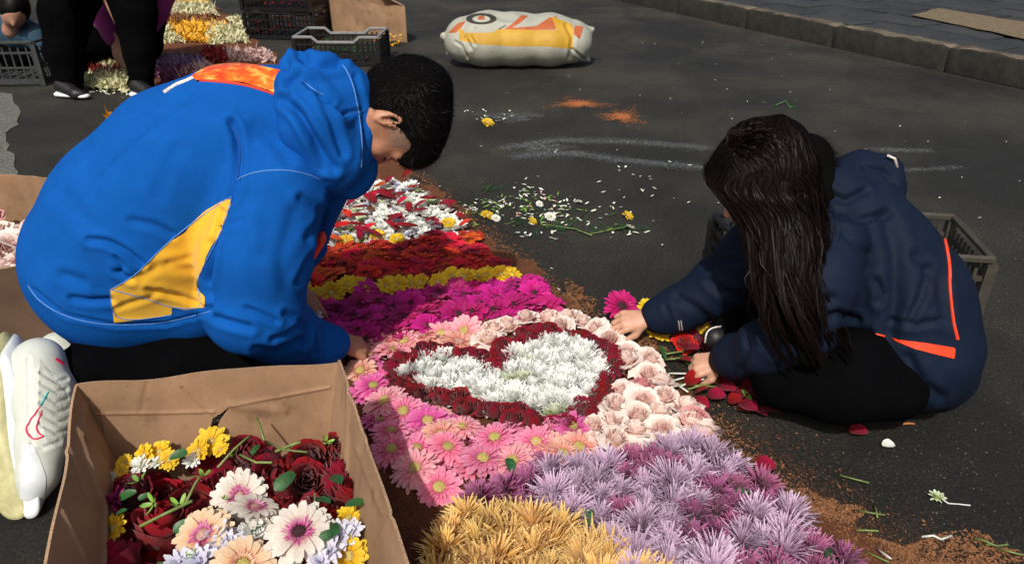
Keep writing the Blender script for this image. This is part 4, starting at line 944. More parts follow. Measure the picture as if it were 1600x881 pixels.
def big_gerbera(x, y, z, D, pm, cr, cm, seed, tilt, lb, ringm=None, rz=0):
    p = G(x, y, z); e = empty('gerbera', tuple(p), lb, 'flower'); e.rotation_euler = (tilt[0], tilt[1], rz); r = D / 2; rs = np.random.RandomState(seed)
    ms = []
    for k in range(3): f = Fl(seed + k); f.petal(0, cr * .8, 0, r - cr * .8, r * .30, .10, -.25 - .1 * k, 'strap', n=6, cup=.18, twist=.1 * (k - 1)); ms.append(f.out('petal', pm))
    for j, (cnt, s_, lift) in enumerate(((19, 1.0, -.05), (17, .86, .12))):
        for i in range(cnt):
            o = bpy.data.objects.new('petal', ms[rs.randint(3)]); COL.objects.link(o); o.parent = e; o.rotation_euler = (rs.normal(0, .06), -lift + rs.normal(0, .07), 6.283 * (i + .5 * j + rs.uniform(-.15, .15)) / cnt, ); o.location = (0, 0, .002 * j); o.scale = (s_ * rs.uniform(.93, 1.06), rs.uniform(.85, 1.05), 1)
    f = Fl(seed + 5); f.ring(34, cr * .8, .003, r * .30, .0042, .35, -.3, 'needle', n=3, u0=0, u1=.5); f.ring(30, cr * .8, .004, r * .20, .0035, .9, -.4, 'needle', n=3)
    put([(None, f.out('inner_petals', ringm or pm))], 'inner_petals', (0, 0, 0), parent=e)
    c = Fl(seed + 6); c.dome(cr, .005, .003)
    for k in range(70):
        a = c.rs.uniform(0, 6.28); rr = cr * math.sqrt(c.rs.uniform(.02, 1)); c.petal(a, rr, .006, .004, .0016, 1.2, 0, 'needle', n=1)
    put([(None, c.out('flower_centre', cm))], 'flower_centre', (0, 0, 0), parent=e); return e
fmat('petal_pink_ring', (.60, .05, .25), (.70, .15, .40), (.80, .45, .60), rand=.05)
big_gerbera(468, 831, .215, .118, 'petal_cream_gerbera', .013, 'centre_dark', 340, (.30, .05), 'cream white gerbera with pink ring and dark eye on top of the carton load', 'petal_pink_ring')
big_gerbera(318, 836, .195, .105, 'petal_peach_gerbera', .012, 'centre_pale', 350, (.35, -.15), 'peach gerbera half covered by a small white bloom', 'petal_pink_ring')
big_gerbera(375, 775, .19, .10, 'petal_cream_gerbera', .010, 'centre_pale', 360, (.75, .35), 'cream gerbera seen from the side behind the others', 'petal_pink_ring')
big_gerbera(398, 795, .20, .095, 'petal_cream_gerbera', .010, 'centre_pale', 370, (-.35, .3), 'cream gerbera tilted above the peach gerbera', 'petal_pink_ring')
big_gerbera(380, 882, .20, .10, 'petal_peach_gerbera', .012, 'centre_yellow', 380, (.3, .3), 'peach gerbera at the bottom edge of the picture', 'petal_peach_gerbera')
p = G(392, 822, .20); put(chrys('petal_white', 390, .06), 'white_chrysanthemum', tuple(p - np.array([0, 0, .02])), 0, (.5, .6), .9, 'loose white bloom between the cream and the peach gerbera', 'flower')
lfb = [leaf_mesh('leaf_green', 400 + i, .052, .030) for i in range(3)]
LC = ((460, 738, 1.1), (515, 745, 1.0), (265, 716, .8), (213, 768, .8), (235, 772, .5), (405, 695, .6), (490, 780, .8), (540, 790, .8), (415, 815, .7), (520, 815, .8), (180, 805, .5), (300, 812, .8), (525, 830, .7), (345, 800, .7), (245, 880, .7))
for (x, y, s), ll in zip(LC, rows([G(a[0], a[1], .2) for a in LC], 'dark green leaf in the front carton', .2)):
    p = CG(x, y, .215 if x > 440 else .195); put(rnd.choice(lfb), 'rose_leaf', tuple(p), rnd.uniform(0, 6), (rnd.uniform(-.3, .6), rnd.uniform(-.5, .5)), s * .8, ll, 'leaf', 'rose leaves in the carton')
for k, (pts, r) in enumerate((([(218, 822), (262, 800), (300, 782)], .003), ([(288, 790), (305, 755), (312, 745)], .0025), ([(340, 730), (365, 702), (390, 680)], .0025), ([(430, 705), (455, 695), (470, 690)], .003), ([(413, 688), (406, 665), (400, 652)], .0025), ([(490, 800), (492, 780), (492, 770)], .002), ([(375, 710), (400, 722), (425, 722)], .0025), ([(420, 690), (440, 702), (480, 706)], .002))):
    stemtube([CG(a, b, .21 + .008 * i) for i, (a, b) in enumerate(pts)], r, 'rose_stalk', 'stem_green', 'thin cut rose stalk in the front carton, %s one placed from the left' % ordinal(1 + sorted([218, 288, 340, 430, 413.1, 490, 375, 420]).index(min([218, 288, 340, 430, 413.1, 490, 375, 420], key=lambda q: abs(q - pts[0][0])))), 'stalk', 'rose stems in the carton')
cal = Fl(420); cal.ring(5, .003, 0, .022, .009, .3, .6, 'round', n=4)
calm = [(None, cal.out('calyx', 'leaf_light'))]
SC_ = ((216, 752, .9), (240, 786, 1.0), (318, 744, .9), (280, 788, .9), (365, 712, .6), (510, 690, .7), (300, 868, .6), (350, 780, .5))
for (x, y, s), ll in zip(SC_, rows([G(a[0], a[1], .2) for a in SC_], 'green sepal star in the front carton', .2)):
    p = CG(x, y, .205); put(calm, 'rose_calyx', tuple(p), rnd.uniform(0, 6), (rnd.uniform(-.6, .9), rnd.uniform(-.6, .6)), s, ll, 'sepals', 'upturned rose sepals in the carton')

# carton behind the blue hoodie, left edge
c2 = empty('carton', (-1.6, 2.0, 0), 'open carton of pale pink flowers at the left edge behind the hoodie', 'carton')
a, b_, c_, d_ = np.array([-1.20, 1.70, .28]), np.array([-1.33, 2.20, .34]), np.array([-1.95, 2.26, .34]), np.array([-1.85, 1.72, .30])
fl = lambda p, k=.94: np.array([(p[0] + 1.6) * k - 1.6, (p[1] - 1.98) * k + 1.98, .004])
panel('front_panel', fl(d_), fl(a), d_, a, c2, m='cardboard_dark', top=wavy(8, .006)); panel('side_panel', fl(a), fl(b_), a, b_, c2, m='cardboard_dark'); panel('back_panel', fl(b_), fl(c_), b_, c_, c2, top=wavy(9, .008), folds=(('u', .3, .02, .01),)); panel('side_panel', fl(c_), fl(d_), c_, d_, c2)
pale = [rose('petal_cream', 430 + i, .09, .05, 1.5) for i in range(2)] + [rose('petal_rosepink', 433, .07, .05)]
cps = [(rnd.uniform(-1.86, -1.27), rnd.uniform(1.78, 2.16)) for i in range(46)]; cpl = rows(cps, 'pale rose in the left carton', .22)
for (x, y), lb in zip(cps, cpl): put(rnd.choices(pale, [4, 4, 1])[0], 'pale_rose', (x, y, .20 + rnd.uniform(-.02, .03)), rnd.uniform(0, 6), (rnd.gauss(0, .4), rnd.gauss(0, .4)), 1.0, lb, 'flower', 'pale roses in the left carton')
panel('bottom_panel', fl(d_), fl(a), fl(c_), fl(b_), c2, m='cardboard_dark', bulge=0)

# ------------------------------------------------------------------ plastic crates
def crate(loc, sz, rz, m, rim_m, label, slats=12, bars=3, wave=0, name='crate', grp=None):
    L, Wd, Hh = sz; root = empty(name, loc, label, 'crate', grp); root.rotation_euler = (0, 0, rz); t_ = .006
    def side(nm, cx, cy, ln, rot):
        mb = MB()
        for i in range(slats + 1):
            s_ = -ln / 2 + ln * i / slats; mb.box((cx + s_ * math.cos(rot), cy + s_ * math.sin(rot), Hh * .48), (.009, t_, Hh * .90), rot)
        for j in range(bars): mb.box((cx, cy, Hh * (.08 + .72 * j / max(1, bars - 1))), (ln, t_ * 1.6, .013), rot)
        mb.box((cx, cy, Hh * .10), (ln, t_ * 1.4, Hh * .14), rot)
        c = obj(nm, mb.mesh(nm, m)); c.parent = root; return c
    side('side_panel', 0, -Wd / 2, L - .004, 0); side('side_panel', 0, Wd / 2, L - .004, 0); side('end_panel', -L / 2, 0, Wd - .02, math.pi / 2); side('end_panel', L / 2, 0, Wd - .02, math.pi / 2)
    for a in (-1, 1):
        for b in (-1, 1): mb = MB().box((a * L / 2, b * Wd / 2, Hh / 2 + .002), (.028, .028, Hh * .99)); c = obj('corner_post', mb.mesh('corner_post', m)); c.parent = root
    mb = MB(); n = 14
    for s_ in (-1, 1):
        P = []
        for i in range(n + 1): x = -L / 2 + L * i / n; zz_ = Hh + .012 - (wave * (1 if .25 < i / n < .75 else 0)); P.append((x, s_ * Wd / 2, zz_))
        mb.tube(P, .011, 6)
        mb.tube([(s_ * L / 2, -Wd / 2, Hh + .012), (s_ * L / 2, Wd / 2, Hh + .012)], .011, 6)
    c = obj('rim', mb.mesh('rim', rim_m)); c.parent = root
    mb = MB()
    for i in range(9): mb.box((0, -Wd / 2 + Wd * (i + .5) / 9, .012 + (.0005 * i)), (L - .02, Wd / 9 * .7, .006))
    for i in range(7): mb.box((-L / 2 + L * (i + .5) / 7, 0, .019 + .0005 * i), (.02, Wd - .02, .006))
    c = obj('floor_grid', mb.mesh('floor_grid', m)); c.parent = root
    return root
crate((1.175, 1.99, 0), (.34, .30, .235), -.16, 'crate_tan', 'crate_tan', 'tan grey slatted plastic crate behind the back of the sitting person', 10, 4)
crate((.80, 2.12, 0), (.24, .26, .19), .15, 'crate_black', 'crate_black', 'black plastic crate half hidden behind the long hair', 8, 4)
q = G(540, 100); crate((q[0] - .03, q[1] + .10, 0), (.60, .38, .19), -.03, 'crate_black', 'crate_rim', 'black crate with a pale wavy rim right behind the boy’s hood', 16, 3, .035)
q = G(440, 66)
crate((q[0], q[1] + .3, 0), (.60, .42, .20), -.15, 'crate_black', 'crate_black', 'lower black crate of the stack at the top of the picture', 16, 3)
crate((q[0], q[1] + .3, .225), (.60, .42, .20), -.18, 'crate_black', 'crate_black', 'upper black crate of the stack, with orange and red bits inside', 16, 3)
scatter('flower_bits', np.column_stack([q[0] + nr.uniform(-.25, .25, 260), q[1] + .3 + nr.uniform(-.17, .17, 260), .26 + nr.uniform(0, .12, 260)]), 'crate_red', 'red and orange flower bits inside the upper black crate', .04, .02, 31)
scatter('flower_bits', np.column_stack([q[0] + nr.uniform(-.25, .25, 200), q[1] + .3 + nr.uniform(-.17, .17, 200), .04 + nr.uniform(0, .13, 200)]), 'crate_red', 'red flower bits showing through the lower black crate', .04, .02, 32)
scatter('flower_bits', np.column_stack([q[0] + nr.uniform(-.22, .22, 60), q[1] + .3 + nr.uniform(-.15, .15, 60), .30 + nr.uniform(0, .12, 60)]), 'orange_powder', 'orange flower bits on top of the upper black crate', .05, .025, 33)
q2 = G(540, 100); scatter('flower_bits', np.column_stack([q2[0] + nr.uniform(-.25, .25, 120), q2[1] + .1 + nr.uniform(-.15, .15, 120), .03 + nr.uniform(0, .1, 120)]), 'leaf_green', 'green leaves inside the crate with the pale rim', .05, .02, 34)
# far carton
c3l, c3r = G(515, 58), G(636, 68)
c3 = empty('carton', (float(c3l[0] + c3r[0]) / 2, float(c3l[1]) + .2, 0), 'plain brown carton between the black crates and the sack', 'carton')
A0, A1 = np.array([c3l[0], c3l[1] + .15, .004]), np.array([c3r[0], c3r[1], .004]); dd = nz(A1 - A0); pp = np.array([-.17, .38, 0])
up = np.array([0, 0, .28])
panel('front_panel', A0, A1, A0 + up, A1 + up, c3, top=wavy(20, .006)); panel('side_panel', A1, A1 + pp, A1 + up, A1 + pp + up, c3); panel('back_panel', A1 + pp, A0 + pp, A1 + pp + up * 1.12, A0 + pp + up * 1.15, c3, top=wavy(21, .01)); panel('side_panel', A0 + pp, A0, A0 + pp + up, A0 + up, c3)
panel('flap', A1 + up * 1.02, A1 + pp + up * 1.02, A1 + up * 1.2 - dd * .17, A1 + pp + up * 1.25 - dd * .17, c3, m='cardboard_edge')
scatter('yellow_scraps', np.column_stack([A1[0] - .15 + nr.uniform(-.08, .12, 40), A1[1] - .12 + nr.uniform(-.06, .06, 40), nr.uniform(0, .08, 40)]), 'heap_yellow', 'yellow flower scraps at the foot of the far carton', .04, .02, 35)
# grey crates at the far left
g = G(20, 136); crate((g[0] - .12, g[1] + .22, 0), (.60, .40, .26), .05, 'crate_grey', 'crate_grey', 'grey plastic crate standing at the far left beside black trousers', 12, 3)
g = G(-30, 130); crate((g[0] - .30, g[1] + .10, 0), (.55, .40, .22), .0, 'crate_grey', 'crate_grey', 'second grey crate cut off by the left edge', 12, 3)

# ------------------------------------------------------------------ sack
sk = empty('sack', tuple(G(810, 100, 0)), 'plump white sack printed yellow and orange, lying on the road', 'sack')
YS = 5.52
v = Vol(.010); ax = (0, 1, 0)
v.chain([(728, 62, YS, 34), (760, 61, YS, 39), (810, 62, YS, 37.5), (860, 63, YS, 38), (893, 65, YS, 33)], .05, (ax, 1.45))
v.chain([(726, 62, YS, 24), (712, 58, YS - .02, 12), (703, 55, YS - .04, 4)], .03); v.chain([(703, 55, YS - .04, 4), (694, 57, YS - .06, 6)], .01); v.chain([(712, 70, YS - .03, 8), (700, 84, YS - .04, 3)], .02)
v.chain([(895, 58, YS, 24), (912, 52, YS, 10), (926, 46, YS, 4)], .03, ((1, .4, .2), 1.0)); v.chain([(895, 72, YS, 24), (908, 84, YS, 10), (920, 94, YS, 4)], .03); v.chain([(908, 54, YS, 5), (912, 70, YS, 4), (912, 86, YS, 5)], .03)
V, Q = v.mesh(2)
V = wrinkle(V, Q, [(7, .004, (1, 1, 1)), (34, .0012, (1, 1, .5))])
V = creases(V, Q, [([(735, 75), (728, 60), (740, 45)], 3, .012), ([(742, 70), (736, 58)], 2, .008), ([(885, 40), (895, 60), (890, 90)], 3, .012), ([(770, 24), (785, 29), (800, 30)], 4, .012), ([(895, 78), (912, 92)], 2, .01), ([(712, 66), (722, 72), (730, 90)], 2, .01)])
V[:, 2] = np.maximum(V[:, 2], .002)
T = tri(Q)
V, Iy, T = cut(V, T, [(716, 46), (721, 45), (727, 52), (770, 51), (778, 46), (870, 48), (862, 26), (893, 38), (896, 46), (895, 77), (850, 73), (800, 73), (750, 70), (718, 64)])
V, Io, T = cut(V, T, [(787, 46), (800, 38), (815, 24), (826, 25), (812, 37), (800, 44), (838, 41), (858, 28), (870, 26), (868, 47), (800, 47.5)])
V, Ie, T = cut(V, T, [(898, 40), (912, 42), (906, 62), (896, 54)])
V, Il, T = cut(V, T, [(700, 52), (715, 37), (728, 33), (722, 42), (712, 52)])
V, Id, T = cut(V, T, [(727, 52.5), (770, 51.5), (778, 46), (790, 39), (792, 40), (779, 48), (771, 53.5), (726, 54)])
Cc = [(744 + 14 * math.cos(a), 28.5 + 6.0 * math.sin(a)) for a in np.linspace(0, 6.28, 25)[:-1]]
def ringcut(V, T, c, rx, ry, k):
    P = PX(V); r = np.sqrt(((P[:, 0] - c[0]) / rx) ** 2 + ((P[:, 1] - c[1]) / ry) ** 2); val = (np.abs(r - 1) - k) * 10; N = normals(V, T); val = np.where(facing(V, N) > -.2, val, 9); return split(V, T, val)
V, Ir, T = ringcut(V, T, (752, 30), 19, 7, .26)
V, Ic, T = cut(V, T, [(746, 27), (756, 24), (758, 31), (748, 32)])
obj('bag_cloth', mesh('bag_cloth', V, T, 'sack_white'), sk)
for nm, I, m_ in (('printed_band', Iy, 'sack_yellow'), ('printed_shape', Io, 'sack_orange'), ('printed_end', Ie, 'sack_orange'), ('printed_patch', Il, 'sack_orange'), ('printed_line', Id, 'sack_dark'), ('printed_ring', Ir, 'sack_dark'), ('printed_mark', Ic, 'sack_orange')):
    if len(I): obj(nm, mesh(nm, V, I, m_), sk)

# ------------------------------------------------------------------ people
def frame(up, fwd):
    up = nz(up); fwd = np.asarray(fwd, float); fwd = nz(fwd - up * np.dot(fwd, up)); rt = np.cross(fwd, up); return np.array([rt, fwd, up])   # rows: right, forward, up
def add_head(v, c, M, k=.012, ears=(1, -1)):
    Wl = lambda x, y, z: c + np.array([x, y, z]) @ M
    E = lambda p, r, k=k, op='+', MM=None: v.ell(Wl(*p), r, M if MM is None else MM, k, op)
    E((0, -.012, .020), (.076, .097, .088)); E((0, .030, -.045), (.063, .066, .080), .03)
    v.cone(Wl(0, .055, -.105), Wl(0, .068, -.108), .030, .022, .03)
    for s in (-1, 1):
        v.cone(Wl(s * .052, -.005, -.05), Wl(s * .030, .055, -.105), .026, .020, .03)
        v.cone(Wl(s * .045, .062, -.045), Wl(s * .030, .080, -.055), .020, .014, .02)
        v.cone(Wl(s * .040, .076, .002), Wl(s * .015, .088, .000), .010, .010, .012)
        E((s * .031, .096, -.022), (.017, .012, .011), .010, '-'); v.cone(Wl(s * .031, .076, -.022), Wl(s * .031, .077, -.022), .0135, .0135, .003)
        v.cone(Wl(s * .008, .100, -.058), Wl(s * .009, .098, -.058), .007, .006, .006)
    v.cone(Wl(0, .088, -.012), Wl(0, .108, -.053), .007, .0105, .008)
    E((0, .088, -.078), (.024, .012, .0065), .005); E((0, .087, -.089), (.021, .012, .0065), .004)
    for s in ears:
        MM = M.copy(); ex = nz(M[0] * 1.0 + M[1] * s * -.45); MM = np.array([ex, nz(np.cross(M[2], ex)), M[2]])
        E((s * .078, -.014, -.022), (.008, .019, .032), .004, '+', MM); E((s * .083, -.008, -.018), (.006, .0105, .020), .003, '-', MM)
        v.cone(Wl(s * .080, .000, -.030), Wl(s * .080, .001, -.034), .004, .004, .003); v.cone(Wl(s * .078, -.008, -.050), Wl(s * .078, -.007, -.052), .007, .006, .004)
    return Wl
def add_hand(v, wrist, fwd, back, side, curls, scale=1.0, spread=.10, thumb=(.5, .5), wr=.024):
    """fwd: wrist to knuckles; back: out of the back of the hand; side: towards the thumb. curls: bend per finger at its three joints"""
    fwd = nz(fwd); back = nz(np.asarray(back) - fwd * np.dot(back, fwd)); sd = np.cross(back, fwd); sd = sd * (1 if np.dot(sd, side) > 0 else -1); s = scale
    K = [];
    for i in range(4):
        o = (1.5 - i) / 1.5; kn = wrist + fwd * s * (.082 - .006 * abs(i - 1.2)) + sd * s * o * .030 + back * s * (.004 - .003 * abs(i - 1.3)); K.append(kn)
        v.cone(wrist + sd * s * o * .013, kn, .0150 * s, .0108 * s, .008)
    v.cone(wrist - fwd * .03 * s, wrist + fwd * .012 * s, wr * s, .019 * s, .012)
    v.cone(wrist + fwd * .03 * s - back * .006 * s, wrist + fwd * .06 * s - back * .006 * s, .020 * s, .018 * s, .012)
    for i, (ln, cu) in enumerate(zip((.072, .081, .075, .060), curls)):
        o = (1.5 - i) / 1.5; d = nz(fwd + sd * o * spread); p = K[i]; a = 0
        for j, (fr, r0, r1) in enumerate(((.44, .0096, .0088), (.31, .0086, .0078), (.25, .0077, .0062))):
            a += cu[j]; dd_ = d * math.cos(a) - back * math.sin(a); q = p + dd_ * ln * fr * s; v.cone(p, q, r0 * s, r1 * s, .0022); p = q
    t0 = wrist + fwd * .022 * s + sd * .016 * s - back * .004 * s; t1 = t0 + nz(sd * .75 + fwd * .75 - back * thumb[0]) * .040 * s
    t2 = t1 + nz(fwd * .95 + sd * (.35 - thumb[1] * .5) - back * thumb[0]) * .032 * s; t3 = t2 + nz(fwd * 1.0 - sd * thumb[1] * .5 - back * thumb[0] * 1.1) * .026 * s
    v.cone(t0, t1, .017 * s, .0125 * s, .012); v.cone(t1, t2, .0115 * s, .0098 * s, .003); v.cone(t2, t3, .0096 * s, .0072 * s, .003)

# ---- the boy in the blue hoodie
boy = empty('person', tuple(G(280, 620) * np.array([1, 1, 0])), 'kneeling person in a blue and yellow hoodie, head bent over the flowers', 'person')
hoodie_v = Vol(.0062)
hoodie_v.chain([(194, 404, 1.58, 138), (240, 342, 1.58, 140), (306, 270, 1.60, 134), (378, 222, 1.62, 114), (440, 198, 1.64, 92)], .04)
hoodie_v.chain([(192, 440, 1.56, 104), (300, 446, 1.56, 92)], .04)
hoodie_v.chain([(430, 300, 1.50, 82), (402, 390, 1.45, 83), (398, 470, 1.43, 76)], .03); hoodie_v.chain([(398, 482, 1.43, 74), (440, 514, 1.49, 52), (498, 538, 1.57, 35), (520, 536, 1.60, 29)], .03)
hoodie_v.chain([(490, 290, 1.78, 58), (462, 380, 1.83, 42), (440, 430, 1.84, 32)], .03)
V, Q = hoodie_v.mesh(3)
V = wrinkle(V, Q, [(5, .004, (1, 1, 1)), (17, .0010, (1, .6, 1))])
CR = [(l_, w_ * .8, d_ * .9) for l_, w_, d_ in [([(362, 192), (372, 215), (374, 250), (368, 290), (360, 312)], 7, .016), ([(245, 305), (262, 262), (280, 232)], 14, .003), ([(205, 345), (240, 352), (268, 366)], 7, .006),
      ([(140, 374), (168, 378), (196, 392), (222, 412)], 6, .011), ([(182, 402), (192, 414), (188, 424)], 5, .008), ([(180, 424), (205, 436)], 5, .009), ([(112, 466), (140, 470), (174, 468)], 6, .009), ([(100, 430), (130, 440)], 9, .006), ([(180, 480), (230, 465), (252, 452)], 5, .004),
      ([(322, 486), (345, 500), (390, 512)], 7, .010), ([(385, 482), (410, 492), (432, 502)], 5, .009), ([(400, 545), (430, 548), (470, 530)], 7, .008), ([(470, 508), (480, 520), (474, 540)], 5, .010), ([(492, 520), (492, 552)], 4, .008), ([(445, 490), (470, 500), (480, 512)], 6, .009), ([(425, 530), (450, 522), (468, 505)], 5, .008), ([(508, 516), (510, 556)], 3, .006),
      ([(470, 310), (500, 330), (500, 380)], 8, .010), ([(465, 440), (480, 410), (495, 392)], 6, .010), ([(520, 300), (508, 330), (480, 370)], 7, .007), ([(330, 380), (325, 430), (332, 480)], 7, .010), ([(350, 330), (336, 385), (326, 440)], 5, .012), ([(345, 352), (380, 345)], 6, .004),
      ([(300, 420), (250, 415), (215, 432)], 8, .004), ([(232, 452), (280, 462), (330, 482)], 5, .009), ([(262, 410), (300, 402)], 6, .004), ([(95, 300), (120, 330), (140, 350)], 16, .005), ([(52, 452), (100, 492), (180, 508), (260, 506), (330, 486)], 4, .006),
      ([(150, 276), (200, 224), (250, 184), (300, 154)], 4, -.0045), ([(400, 200), (430, 220), (450, 250)], 12, .005), ([(395, 330), (400, 380)], 14, -.004), ([(460, 330), (440, 400), (445, 450)], 13, .004)]]
V = creases(V, Q, CR); V = relax(V, Q, 1, .3); T = tri(Q)
YEL = [(362, 307), (361, 318), (352, 345), (345, 365), (330, 385), (322, 402), (316, 424), (307, 440), (309, 452), (320, 462), (321, 480), (290, 484), (268, 480), (269, 490), (240, 496), (178, 504), (176, 480), (172, 452), (190, 442), (212, 430), (232, 412), (252, 390), (258, 382), (275, 372), (290, 362), (300, 348), (320, 330), (345, 316)]
V, Iy, T = cut(V, T, YEL, .0)
STR = [(300, 121), (318, 110), (348, 98), (400, 104), (446, 114), (470, 150), (448, 156), (420, 143), (380, 131), (335, 127), (308, 128)]
V, Ir, T = cut(V, T, STR, -.15)
STR2 = [(470, 405), (478, 385), (492, 358), (500, 352), (510, 388), (488, 404), (470, 412)]
val = poly_sd(PX(V), [(0, 434), (45, 474), (100, 504), (180, 518), (260, 514), (345, 492), (350, 600), (-20, 600)]); val = np.where((V[:, 1] > 1.30) & (PX(V)[:, 0] < 345), val, 9)
V, Ih, T = split(V, T, val)
hd = obj('hoodie', mesh('hoodie', V, T, 'hoodie_blue'), boy)
obj('hem_band', mesh('hem_band', V, Ih, 'hoodie_blue'), hd)
obj('side_panel', mesh('side_panel', swell(V, Iy, .0012), Iy, 'panel_yellow'), hd)
obj('reflective_band', mesh('reflective_band', swell(V, Ir, .004), Ir, 'reflective_orange'), boy)
Bh = bvh(V, np.concatenate([T, Iy, Ir, Ih]))
seam(Bh, [(370, 281), (390, 271), (420, 266), (450, 266), (480, 272), (505, 283), (516, 296)], 2.0, .0018, 'shoulder_seam', 'stitch', hd)
seam(Bh, [(44, 446), (60, 470), (100, 494), (150, 506), (200, 508), (260, 504), (330, 486)], 1.6, .0015, 'hem_seam', 'stitch', hd)
seam(Bh, [(370, 281), (375, 250), (374, 215), (363, 196)], 2.4, .001, 'armhole_seam', 'stitch_dark', hd)
seam(Bh, [(312, 127), (335, 128), (380, 133), (420, 145), (448, 157)], 2.2, .005, 'band_edge', 'jacket_piping', boy)
seam(Bh, [(256, 146), (275, 133), (292, 127), (302, 122)], 5, .005, 'silver_tape', 'silver_tape', boy, step=2)
for line in ([(174, 452), (212, 430), (254, 386), (300, 348), (362, 307)], [(172, 452), (177, 504), (268, 492)], [(362, 310), (345, 365), (318, 415), (307, 445), (320, 482), (268, 481), (230, 466), (174, 452)]):
    seam(Bh, line, 1.6, .0022, 'panel_seam', 'stitch', hd)
# hood
hv = Vol(.0058)
hv.chain([(468, 112, 1.66, 30), (500, 132, 1.64, 44), (536, 150, 1.64, 46), (548, 200, 1.62, 37), (550, 262, 1.62, 34), (545, 282, 1.63, 28)], .03)
hv.chain([(466, 140, 1.58, 38), (490, 200, 1.54, 50), (520, 250, 1.55, 48), (545, 280, 1.58, 30)], .03)
hv.chain([(470, 120, 1.78, 36), (530, 150, 1.84, 46), (548, 210, 1.85, 36), (545, 270, 1.80, 30)], .03)
V, Q = hv.mesh(3)
V = wrinkle(V, Q, [(11, .004, (1, 1, 1)), (26, .0018, (1, 1, 1))])
V = creases(V, Q, [([(468, 84), (480, 98), (500, 104), (530, 100)], 7, .016), ([(452, 130), (470, 118), (500, 140), (540, 178)], 6, .010), ([(446, 158), (470, 180), (500, 230), (520, 262)], 7, .013), ([(500, 150), (520, 190), (535, 240)], 6, .008), ([(462, 170), (490, 220), (505, 262)], 6, .009), ([(555, 120), (566, 160), (572, 210), (568, 262)], 4, .006), ([(478, 130), (485, 140), (520, 160)], 4, .007), ([(450, 90), (447, 120), (452, 150)], 5, .005), ([(535, 178), (562, 172)], 3, .006), ([(545, 300), (565, 285), (578, 262)], 6, .004)])
T = tri(Q); ho = obj('hood', mesh('hood', V, T, 'hoodie_blue'), boy); Bo = bvh(V, T)
seam(Bo, [(536, 102), (548, 122), (556, 150), (562, 185), (566, 225), (564, 262)], 2.0, .0018, 'hood_seam', 'stitch', ho)
seam(Bo, [(470, 126), (478, 130), (492, 142), (505, 148)], 1.8, .0015, 'hood_seam', 'stitch', ho)
seam(Bo, [(532, 182), (548, 176), (572, 174)], 2.2, .0015, 'hood_seam', 'stitch_dark', ho)
ov = Vol(.005); ov.chain([(488, 398, 1.70, 10), (503, 372, 1.70, 12)], .01, ((1, 0, 0), .5)); V, Q = ov.mesh(1); obj('reflective_band', mesh('reflective_band', wrinkle(V, Q, [(60, .002, (1, 1, 1))]), Q, 'jacket_piping'), boy)
# body: one continuous surface
HB = W(628, 186, 1.66); MB_ = frame((1.0, .02, -.16), (-.16, -.10, -1.0))
bv = Vol(.0042)
WB = add_head(bv, HB, MB_)
bv.cone(WB(0, -.03, -.07), WB(0, -.05, -.16), .053, .056, .02)
nk = WB(0, -.05, -.16); ch = W(430, 215, 1.64); hp = W(210, 430, 1.58)
bv.cone(nk, ch, .052, .075, .03); bv.cone(ch, W(300, 300, 1.6), .10, .13, .04); bv.cone(W(300, 300, 1.6), hp, .13, .13, .05)
bv.cone(ch, W(430, 300, 1.50), .07, .055, .03); bv.cone(W(430, 300, 1.50), W(400, 470, 1.43), .052, .042, .02); wb = W(533, 535, 1.625); bv.cone(W(400, 475, 1.43), wb, .040, .024, .015)
bv.cone(ch, W(490, 300, 1.78), .07, .05, .03); bv.cone(W(490, 300, 1.78), W(440, 400, 1.83), .05, .036, .02); wf = W(462, 452, 1.85); bv.cone(W(440, 400, 1.83), wf, .034, .023, .015)
for a, b_, c_ in (((200, 470, 1.55), (410, 588, 1.50), (125, 592, 1.37)), ((200, 470, 1.66), (420, 560, 1.75), (150, 560, 1.62))):
    bv.cone(W(*a), W(*b_), .07, .05, .04); bv.cone(W(*b_), W(*c_), .045, .032, .03)
tg = G(560, 552, .055)
add_hand(bv, wb, tg - wb + np.array([0.02, .03, -.01]), (-.15, -.45, .85), (0, 1, .3), [(.5, .9, .5), (.6, .9, .5), (.7, 1.0, .5), (.8, 1.0, .5)], .95, .06, (.6, .5))
tf = G(492, 494, .06)
add_hand(bv, wf, tf - wf, (.55, -.6, .6), (.6, .2, .2), [(.15, .35, .25), (.3, .5, .3), (.5, .7, .4), (.7, .8, .4)], .95, .05, (.5, .6))
V, Q = bv.mesh(2)
P = (V - HB) @ MB_.T
ub = np.clip(1 - np.abs(P[:, 2] + .0 - .012) / .045, 0, 1) * (P[:, 1] < .055) * (np.linalg.norm(P, axis=1) < .15) * (np.abs(P[:, 0]) > .04); ub *= (np.linalg.norm((P - np.array([.080, -.012, -.022])) / np.array([.03, .024, .036]), axis=1) > 1)
ub = np.clip(ub * 1.4, 0, .9)
bo_ = obj('body', mesh('body', V, tri(Q), 'skin_boy', u=ub), boy)
# eyes closed in shadow: brow and lashes, lips
mb = MB()
for s in (-1, 1):
    mb.tube([WB(s * .014, .094, .004), WB(s * .032, .096, .010), WB(s * .050, .080, .004)], [.003, .0035, .002], 5); mb.tube([WB(s * .018, .0905, -.026), WB(s * .031, .0945, -.029), WB(s * .045, .084, -.026)], [.0012, .0018, .0012], 5)
mb.build('brow', 'hair_black', bo_, smooth=True)
MB().tube([WB(-.021, .092, -.082), WB(0, .101, -.0835), WB(.021, .092, -.082)], [.0015, .003, .0015], 5).build('lips', 'lip', bo_, smooth=True)
